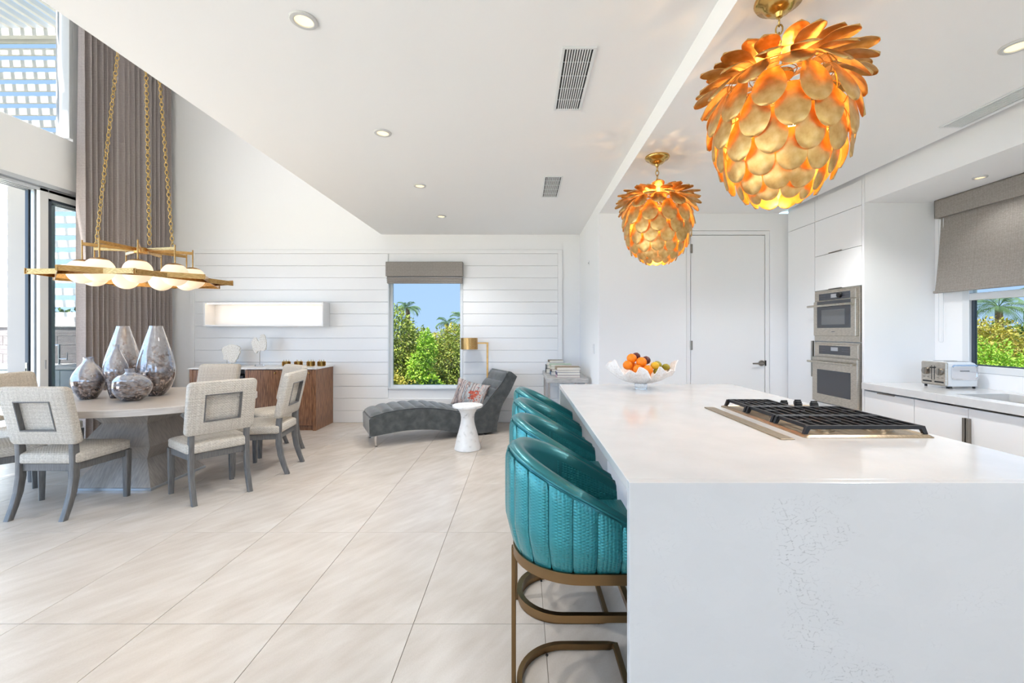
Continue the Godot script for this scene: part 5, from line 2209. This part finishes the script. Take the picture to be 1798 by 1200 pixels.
func ceiling_fittings() -> void:
	var gl := glow("downlight_glow", Color(1.0, 0.90, 0.70), 0.75)
	var first: Node3D = null
	var n := 0
	var kits := "round white recessed downlight in the kitchen ceiling"
	var sofs := "small recessed downlight in the soffit above the window shade"
	for q in [[-1.015, 2.8, 5.44, "living area downlight, nearest the shiplap wall"], [-1.015, 2.8, 4.30, "living area downlight, second from the shiplap wall"], [-1.015, 2.8, 3.157, "living area downlight, third from the shiplap wall"], [-1.015, 2.8, 2.016, "living area downlight, fourth from the shiplap wall"], [2.28, 2.67, 2.0, kits], [2.28, 2.67, 0.6, kits], [2.28, 2.67, 3.4, kits], [3.28, 2.46, 3.11, sofs], [3.28, 2.46, 1.9, sofs]]:
		var small: bool = q[1] < 2.5
		var t := thing("recessed_downlight", q[3], "downlight", V(q[0], q[1] - 0.012, q[2]), 0, "recessed downlights")
		var r := 0.042 if small else 0.062
		var s := Sh.new()
		s.lathe([Vector2(r * 0.66, 0.0118), Vector2(r * 0.66, 0.004), Vector2(r * 0.72, 0.002), Vector2(r * 0.95, 0.004), Vector2(r, 0.008), Vector2(r, 0.0118)], 36)
		part(t, "trim", s, M.alu_white)
		s = Sh.new()
		s.lathe([Vector2(0, 0.0112), Vector2(r * 0.66, 0.0112), Vector2(r * 0.66, 0.009), Vector2(0, 0.009)], 28)
		part(t, "lamp_lens", s, gl)
		var l := SpotLight3D.new()
		l.name = "downlight_beam"
		t.add_child(l, true)
		l.position = Vector3(0, -0.006, 0)
		l.rotation_degrees = Vector3(-90, 0, 0)
		l.spot_angle = 62.0
		l.spot_angle_attenuation = 0.6
		l.spot_range = 20.0
		l.spot_attenuation = 2.0
		l.light_color = LAMP_WARM
		l.light_energy = DOWN_ENERGY * (0.10 if small else 1.0)
		l.light_size = 0.04
		l.shadow_enabled = true
	vent(V(0.292, 2.8, 2.515), 0.178, 0.63, 11, "white slotted air vent in the ceiling above the island side")
	vent(V(0.292, 2.8, 4.345), 0.178, 0.63, 11, "white slotted air vent in the ceiling in front of the shiplap wall")
	vent(V(2.757, 2.67, 2.036), 0.15, 1.52, 8, "long white slot vent in the kitchen ceiling beside the soffit")


func vent(at: Vector3, w: float, l: float, n: int, label: String) -> void:
	var t := thing("air_vent", label, "air vent", at - Vector3(0, 0.008, 0), 0, "ceiling air vents")
	var s := Sh.new()
	var b := 0.016
	for q in [[-w / 2 + b / 2, 0, b, l], [w / 2 - b / 2, 0, b, l], [0, -l / 2 + b / 2, w - 2 * b, b], [0, l / 2 - b / 2, w - 2 * b, b]]:
		s.box(Vector3(q[0], 0.004, q[1]), Vector3(q[2], 0.008, q[3]), 0.0015)
	part(t, "frame", s, M.white_metal)
	s = Sh.new()
	s.box(Vector3(0, 0.0073, 0), Vector3(w - 2 * b, 0.0012, l - 2 * b))
	part(t, "backing", s, M.black)
	var inner := w - 2 * b
	for k in n - 1:
		s = Sh.new()
		s.box(Vector3(-inner / 2 + inner * (k + 1) / n, 0.0040, 0), Vector3(inner / n * 0.52, 0.0055, l - 2 * b), 0.0008)
		part(t, "slat", s, M.white_metal)
	for k in 4:
		s = Sh.new()
		s.box(Vector3(0, 0.005, -l / 2 + l * (k + 1) / 5.0), Vector3(inner, 0.003, 0.004))
		part(t, "cross_bar", s, M.alu)


var leaf_mesh: ArrayMesh
var frond_mesh: ArrayMesh


func make_leaf() -> void:
	var s := Sh.new()
	# folded leaf blade, 1 long, lying along z
	for sx in [-1.0, 1.0]:
		s.tri(Vector3(0, 0, 0), Vector3(sx * 0.26, 0.08, 0.45), Vector3(0, 0, 1.0))
		s.tri(Vector3(0, 0, 0), Vector3(sx * 0.16, 0.05, 0.18), Vector3(sx * 0.26, 0.08, 0.45))
	leaf_mesh = s.mesh()
	s = Sh.new()
	# palm frond, 1 long: arching rib and leaflets
	var rib := []
	for k in 11:
		var t := k / 10.0
		rib.append(Vector3(0, 0.45 * t - 0.62 * t * t, t * 0.92))
	s.tube_r(rib, [0.014, 0.013, 0.012, 0.011, 0.010, 0.009, 0.008, 0.006, 0.005, 0.004, 0.002], 5)
	for k in 22:
		var t := 0.14 + 0.84 * k / 21.0
		var p := Vector3(0, 0.45 * t - 0.62 * t * t, t * 0.92)
		var len := 0.34 * sin(PI * (0.12 + 0.80 * t)) + 0.05
		for sx in [-1.0, 1.0]:
			var tip: Vector3 = p + Vector3(sx * len * 0.8, -0.10 - 0.12 * t, len * 0.55)
			var mid: Vector3 = p + Vector3(sx * len * 0.45, 0.02, len * 0.25)
			var w := Vector3(0, 0, 0.016)
			s.tri(p, mid + w, mid - w)
			s.tri(mid + w, tip, mid - w)
	frond_mesh = s.mesh()


func foliage(parent: Node, blobs: Array, n: int, size: float, m: StandardMaterial3D, sd: int) -> void:
	var r := RandomNumberGenerator.new()
	r.seed = sd
	var mm := MultiMesh.new()
	mm.transform_format = MultiMesh.TRANSFORM_3D
	mm.use_colors = true
	mm.mesh = leaf_mesh
	mm.instance_count = n
	var vol := []
	var tot := 0.0
	for b in blobs:
		tot += b[1].x * b[1].y + b[1].y * b[1].z
		vol.append(tot)
	for i in n:
		var pick := r.randf() * tot
		var j := 0
		while vol[j] < pick:
			j += 1
		var dir := Vector3(r.randfn(), r.randfn(), r.randfn()).normalized()
		var rad := pow(r.randf(), 0.28) * (0.92 + 0.16 * sin(dir.x * 9.0 + dir.y * 7.0))
		var p: Vector3 = blobs[j][0] + dir * blobs[j][1] * rad
		var fwd := (dir + Vector3(r.randfn(), r.randfn() - 0.4, r.randfn()) * 0.7).normalized()
		var upv := Vector3(r.randfn() * 0.6, 1.0, r.randfn() * 0.6).normalized()
		if absf(fwd.dot(upv)) > 0.95:
			upv = Vector3.RIGHT
		var B := Basis.looking_at(-fwd, upv).scaled(Vector3.ONE * size * r.randf_range(0.7, 1.35))
		mm.set_instance_transform(i, Transform3D(B, p))
		var k := r.randf_range(0.7, 1.5)
		mm.set_instance_color(i, Color(k * r.randf_range(0.88, 1.18), k, k * r.randf_range(0.7, 1.1)))
	var o := MultiMeshInstance3D.new()
	o.multimesh = mm
	o.material_override = m
	o.name = "foliage"
	o.set_meta("kind", "stuff")
	parent.add_child(o, true)


# tree or bush at base, crowns given from the base
func tree(called: String, label: String, cat: String, at: Vector3, blobs: Array, n: int, size: float, m: StandardMaterial3D, sd: int, group := "") -> void:
	var t := thing(called, label, cat, at, 0.0, group)
	foliage(t, blobs, n, size, m, sd)
	var s := Sh.new()
	var top: Vector3 = blobs[0][0]
	s.tube_r([Vector3.ZERO, top * 0.5 + Vector3(0.05, 0, 0.04), top], [0.09, 0.06, 0.02], 7)
	for b in blobs.slice(1):
		s.tube_r([top * 0.35, (top * 0.35 + b[0]) * 0.5 + Vector3(0, 0.08, 0), b[0]], [0.045, 0.03, 0.012], 6)
	part(t, "trunk", s, M.bark)


func palm(label: String, at: Vector3, height: float, len: float, n: int, sd: int) -> void:
	var t := thing("palm_tree", label, "palm tree", at)
	var r := RandomNumberGenerator.new()
	r.seed = sd
	var s := Sh.new()
	s.tube_r([Vector3.ZERO, Vector3(0.05, height * 0.5, 0.03), Vector3(0, height, 0)], [0.13, 0.10, 0.09], 9)
	part(t, "trunk", s, M.bark)
	for k in n:
		var o := inst("frond", frond_mesh, M.leaf_palm, t)
		var a := TAU * k / n + r.randf_range(-0.25, 0.25)
		var B := Basis(Vector3.UP, a) * Basis(Vector3.RIGHT, r.randf_range(-0.75, 0.45))
		o.transform = Transform3D(B.scaled_local(Vector3.ONE * len * r.randf_range(0.85, 1.15)), Vector3(0, height, 0))


func outside() -> void:
	make_leaf()
	var G := -2.6
	var s := Sh.new()
	s.bb(V(-60, G - 0.3, -40), V(60, G, 90))
	struct("ground", s, M.ground_green, "grassy ground below the house", "ground")
	# terrace level round the house
	s = Sh.new()
	s.bb(V(-14.0, -0.3, -9.0), V(-5.5, -0.03, 8.2))
	s.bb(V(-5.5, -0.3, -9.0), V(5.0, -0.03, -3.16))
	struct("terrace", s, M.terrace, "pale stone terrace outside the sliding doors", "terrace")
	# terrace column
	s = Sh.new()
	s.bb(V(-5.88, -0.03, 4.95), V(-5.645, 3.459, 5.25), 0.006)
	tag(part(self, "terrace_column", s, M.column_render), "square pale terrace column outside the open sliding door", "column")
	# slatted screen
	var sc := thing("slat_screen", "tall screen of white horizontal slats beyond the terrace kitchen", "screen", V(-9.0, 0, 7.25))
	for k in 27:
		s = Sh.new()
		var h := 1.16 + 0.2 * k
		s.bb(V(-12.5, h, 7.22), V(-5.6, h + 0.115, 7.255), 0.004)
		wpart(sc, "slat", s, M.slat_white)
	for x in [-12.4, -10.2, -5.75]:
		s = Sh.new()
		s.bb(V(x - 0.05, -0.03, 7.26), V(x + 0.05, 6.5, 7.36), 0.004)
		wpart(sc, "post", s, M.slat_white)
	# pergola roof
	var pg := thing("pergola_roof", "pergola roof of pale narrow slats above the terrace", "pergola", V(-9.0, 6.2, 5.0))
	for k in 36:
		s = Sh.new()
		var x := -12.4 + 0.19 * k
		s.bb(V(x, 6.32, 3.2), V(x + 0.062, 6.40, 7.3), 0.003)
		wpart(pg, "slat", s, M.slat_white)
	for d in [3.4, 5.1, 7.1]:
		s = Sh.new()
		s.bb(V(-12.5, 6.2, d), V(-5.6, 6.318, d + 0.09), 0.004)
		wpart(pg, "beam", s, M.slat_white)
	# outdoor kitchen
	var ok := thing("outdoor_kitchen", "grey terrace kitchen counter with dark tiled back wall seen through the glass door", "outdoor kitchen", V(-6.9, -0.03, 5.95))
	s = Sh.new()
	s.bb(V(-8.2, -0.03, 5.70), V(-5.62, 0.86, 6.2))
	wpart(ok, "body", s, M.teal_grey)
	for k in 6:
		s = Sh.new()
		s.bb(V(-8.19 + 0.428 * k, 0.07, 5.68), V(-8.19 + 0.428 * k + 0.422, 0.84, 5.699), 0.002)
		wpart(ok, "door", s, M.teal_grey)
	s = Sh.new()
	s.bb(V(-8.2, 0.861, 5.66), V(-5.62, 0.90, 6.2), 0.003)
	wpart(ok, "worktop", s, M.grey_board)
	s = Sh.new()
	s.bb(V(-8.2, -0.03, 6.215), V(-5.62, 1.42, 6.35))
	wpart(ok, "back_wall", s, M.outdoor_white)
	for r in 4:
		for k in 4:
			s = Sh.new()
			var x0 := -8.2 + 0.78 * k - (0.39 if r % 2 == 1 else 0.0)
			s.bb(V(maxf(x0, -8.2), 0.902 + 0.13 * r, 6.2), V(minf(x0 + 0.776, -5.62), 0.902 + 0.13 * r + 0.127, 6.214), 0.002)
			wpart(ok, "tile", s, M.dark_tile)
	s = Sh.new()
	s.bb(V(-8.2, 1.425, 6.16), V(-5.62, 1.56, 6.45), 0.004)
	wpart(ok, "ledge", s, M.grey_board)
	var fc := thing("outdoor_tap", "chrome right-angled tap on the terrace kitchen counter", "tap", V(-6.33, 0.90, 5.93))
	s = Sh.new()
	s.tube([Vector3(0, 0, 0), Vector3(0, 0.27, 0)], 0.014, 12)
	s.tube([Vector3(0.01, 0.27, 0), Vector3(-0.2, 0.27, 0)], 0.012, 12)
	part(fc, "spout", s, M.chrome)
	s = Sh.new()
	s.tube([Vector3(0, 0.08, 0), Vector3(0.11, 0.08, 0)], 0.010, 10)
	s.tube([Vector3(0.11, 0.05, 0), Vector3(0.11, 0.17, 0)], 0.006, 8)
	part(fc, "lever", s, M.chrome)
	s = Sh.new()
	s.lathe([Vector2(0, 0), Vector2(0.025, 0), Vector2(0.025, 0.01), Vector2(0, 0.01)], 16)
	part(fc, "base", s, M.chrome)
	tree("hedge", "clipped green hedge behind the slat screen", "hedge", V(-8.6, G, 8.6), [[Vector3(0, 3.6, 0), Vector3(1.6, 0.9, 0.5)], [Vector3(2.0, 3.5, 0), Vector3(1.4, 0.9, 0.5)], [Vector3(-2.2, 3.4, 0), Vector3(1.6, 0.9, 0.5)]], 5000, 0.12, M.leaf_deep, 301)

	# garden seen through the tall window
	tree("garden_tree", "broad olive-green tree left of the tall window's view with blue sky above", "tree", V(-3.9, G, 13.2), [[Vector3(0, 3.6, 0), Vector3(0.95, 1.1, 0.8)], [Vector3(-0.7, 3.0, 0.2), Vector3(0.9, 1.2, 0.8)], [Vector3(0.6, 2.6, 0.1), Vector3(0.8, 0.9, 0.8)], [Vector3(-0.2, 1.8, 0.3), Vector3(1.2, 0.9, 0.8)]], 24000, 0.09, M.leaf_olive, 311)
	tree("garden_tree", "bright lime-green feathery tree in the middle of the tall window's view", "tree", V(-2.55, G, 11.6), [[Vector3(0, 3.5, 0), Vector3(0.26, 0.5, 0.4)], [Vector3(-0.18, 2.95, 0), Vector3(0.36, 0.45, 0.4)], [Vector3(0.12, 2.4, 0.1), Vector3(0.4, 0.45, 0.4)], [Vector3(-0.1, 1.7, 0.1), Vector3(0.5, 0.5, 0.4)]], 6500, 0.075, M.leaf_bright, 312)
	tree("garden_shrub", "golden-green shrub under the broad olive-green tree", "shrub", V(-3.6, G, 11.0), [[Vector3(0, 2.35, 0), Vector3(0.8, 0.75, 0.6)], [Vector3(0.7, 2.1, 0), Vector3(0.6, 0.6, 0.5)], [Vector3(-0.6, 2.0, 0), Vector3(0.6, 0.6, 0.5)]], 11000, 0.075, M.leaf_gold, 313)
	tree("garden_shrub", "deep green shrub with bare twigs right of the lime-green tree", "shrub", V(-2.1, G, 13.0), [[Vector3(0, 3.2, 0), Vector3(0.75, 0.95, 0.5)], [Vector3(0.1, 2.2, 0), Vector3(1.0, 0.9, 0.5)]], 9500, 0.075, M.leaf_olive, 314)
	tree("garden_shrub", "low dark shrub at the foot of the tall window's view", "shrub", V(-2.2, G, 10.2), [[Vector3(0, 2.3, 0), Vector3(0.8, 0.5, 0.5)], [Vector3(-0.9, 2.0, 0), Vector3(0.6, 0.5, 0.5)]], 8000, 0.07, M.leaf_deep, 315)
	for k in 7:
		tree("far_tree", "distant hazy green tree in the row closing the garden view", "tree", V(-11.5 + 2.2 * k, G, 20.0 + 0.7 * (k % 2)), [[Vector3(0, 3.0 + 0.25 * sin(k * 2.0), 0), Vector3(1.4, 1.2, 0.9)], [Vector3(0.5, 2.0, 0), Vector3(1.4, 1.2, 0.9)], [Vector3(-0.4, 1.0, 0), Vector3(1.5, 1.1, 0.9)]], 4500, 0.20, M.leaf_gold if k % 2 == 0 else M.leaf_olive, 320 + k, "far tree row")
	palm("palm rising behind the broad olive-green tree", V(-4.75, G, 18.0), 4.95, 0.55, 17, 41)
	palm("palm among the far trees, nearest the lime-green tree", V(-4.6, G, 26.5), 4.5, 0.7, 15, 42)
	palm("palm among the far trees behind the floor lamp", V(-3.35, G, 24.0), 4.7, 0.7, 15, 43)
	s = Sh.new()
	s.bb(V(-6.2, G, 14.6), V(-4.35, -0.45, 14.8), 0.02)
	s.bb(V(-6.25, -0.45, 14.57), V(-4.30, -0.40, 14.83), 0.01)
	tag(part(self, "garden_wall", s, M.outdoor_white), "low white garden wall under the broad tree", "wall")

	# garden seen through the kitchen window
	tree("garden_tree", "golden-green bushy tree filling the kitchen window's view", "tree", V(13.0, G, 12.3), [[Vector3(0, 3.6, 0), Vector3(1.1, 0.75, 1.0)], [Vector3(0.6, 3.0, -0.5), Vector3(1.2, 0.8, 1.0)], [Vector3(-0.3, 2.6, 0.2), Vector3(1.2, 0.8, 1.0)], [Vector3(0.6, 1.8, 0.6), Vector3(1.6, 0.9, 1.2)]], 26000, 0.085, M.leaf_gold, 331)
	tree("garden_shrub", "bright green shrub in front of the golden tree outside the kitchen", "shrub", V(11.3, G, 10.6), [[Vector3(0, 3.0, 0), Vector3(0.8, 0.8, 0.8)], [Vector3(0.8, 2.6, 0.2), Vector3(0.9, 0.8, 0.8)], [Vector3(0.3, 2.0, -0.4), Vector3(1.2, 0.8, 1.0)]], 15000, 0.07, M.leaf_bright, 332)
	tree("garden_shrub", "mid green shrub lowest outside the kitchen window", "shrub", V(11.8, G, 9.6), [[Vector3(0, 2.5, 0), Vector3(1.0, 0.7, 0.8)], [Vector3(1.4, 2.3, 0.8), Vector3(1.0, 0.7, 0.8)]], 15000, 0.07, M.leaf_olive, 333)
	tree("garden_tree", "dark green tree behind the golden tree outside the kitchen", "tree", V(16.5, G, 14.5), [[Vector3(0, 3.3, 0), Vector3(1.6, 1.0, 1.2)], [Vector3(-1.5, 3.1, 1.0), Vector3(1.4, 0.8, 1.0)], [Vector3(1.8, 2.9, -0.8), Vector3(1.6, 1.0, 1.2)]], 8000, 0.15, M.leaf_deep, 334)
	palm("palm arching above the golden tree outside the kitchen window", V(14.6, G, 13.3), 4.7, 1.0, 13, 44)
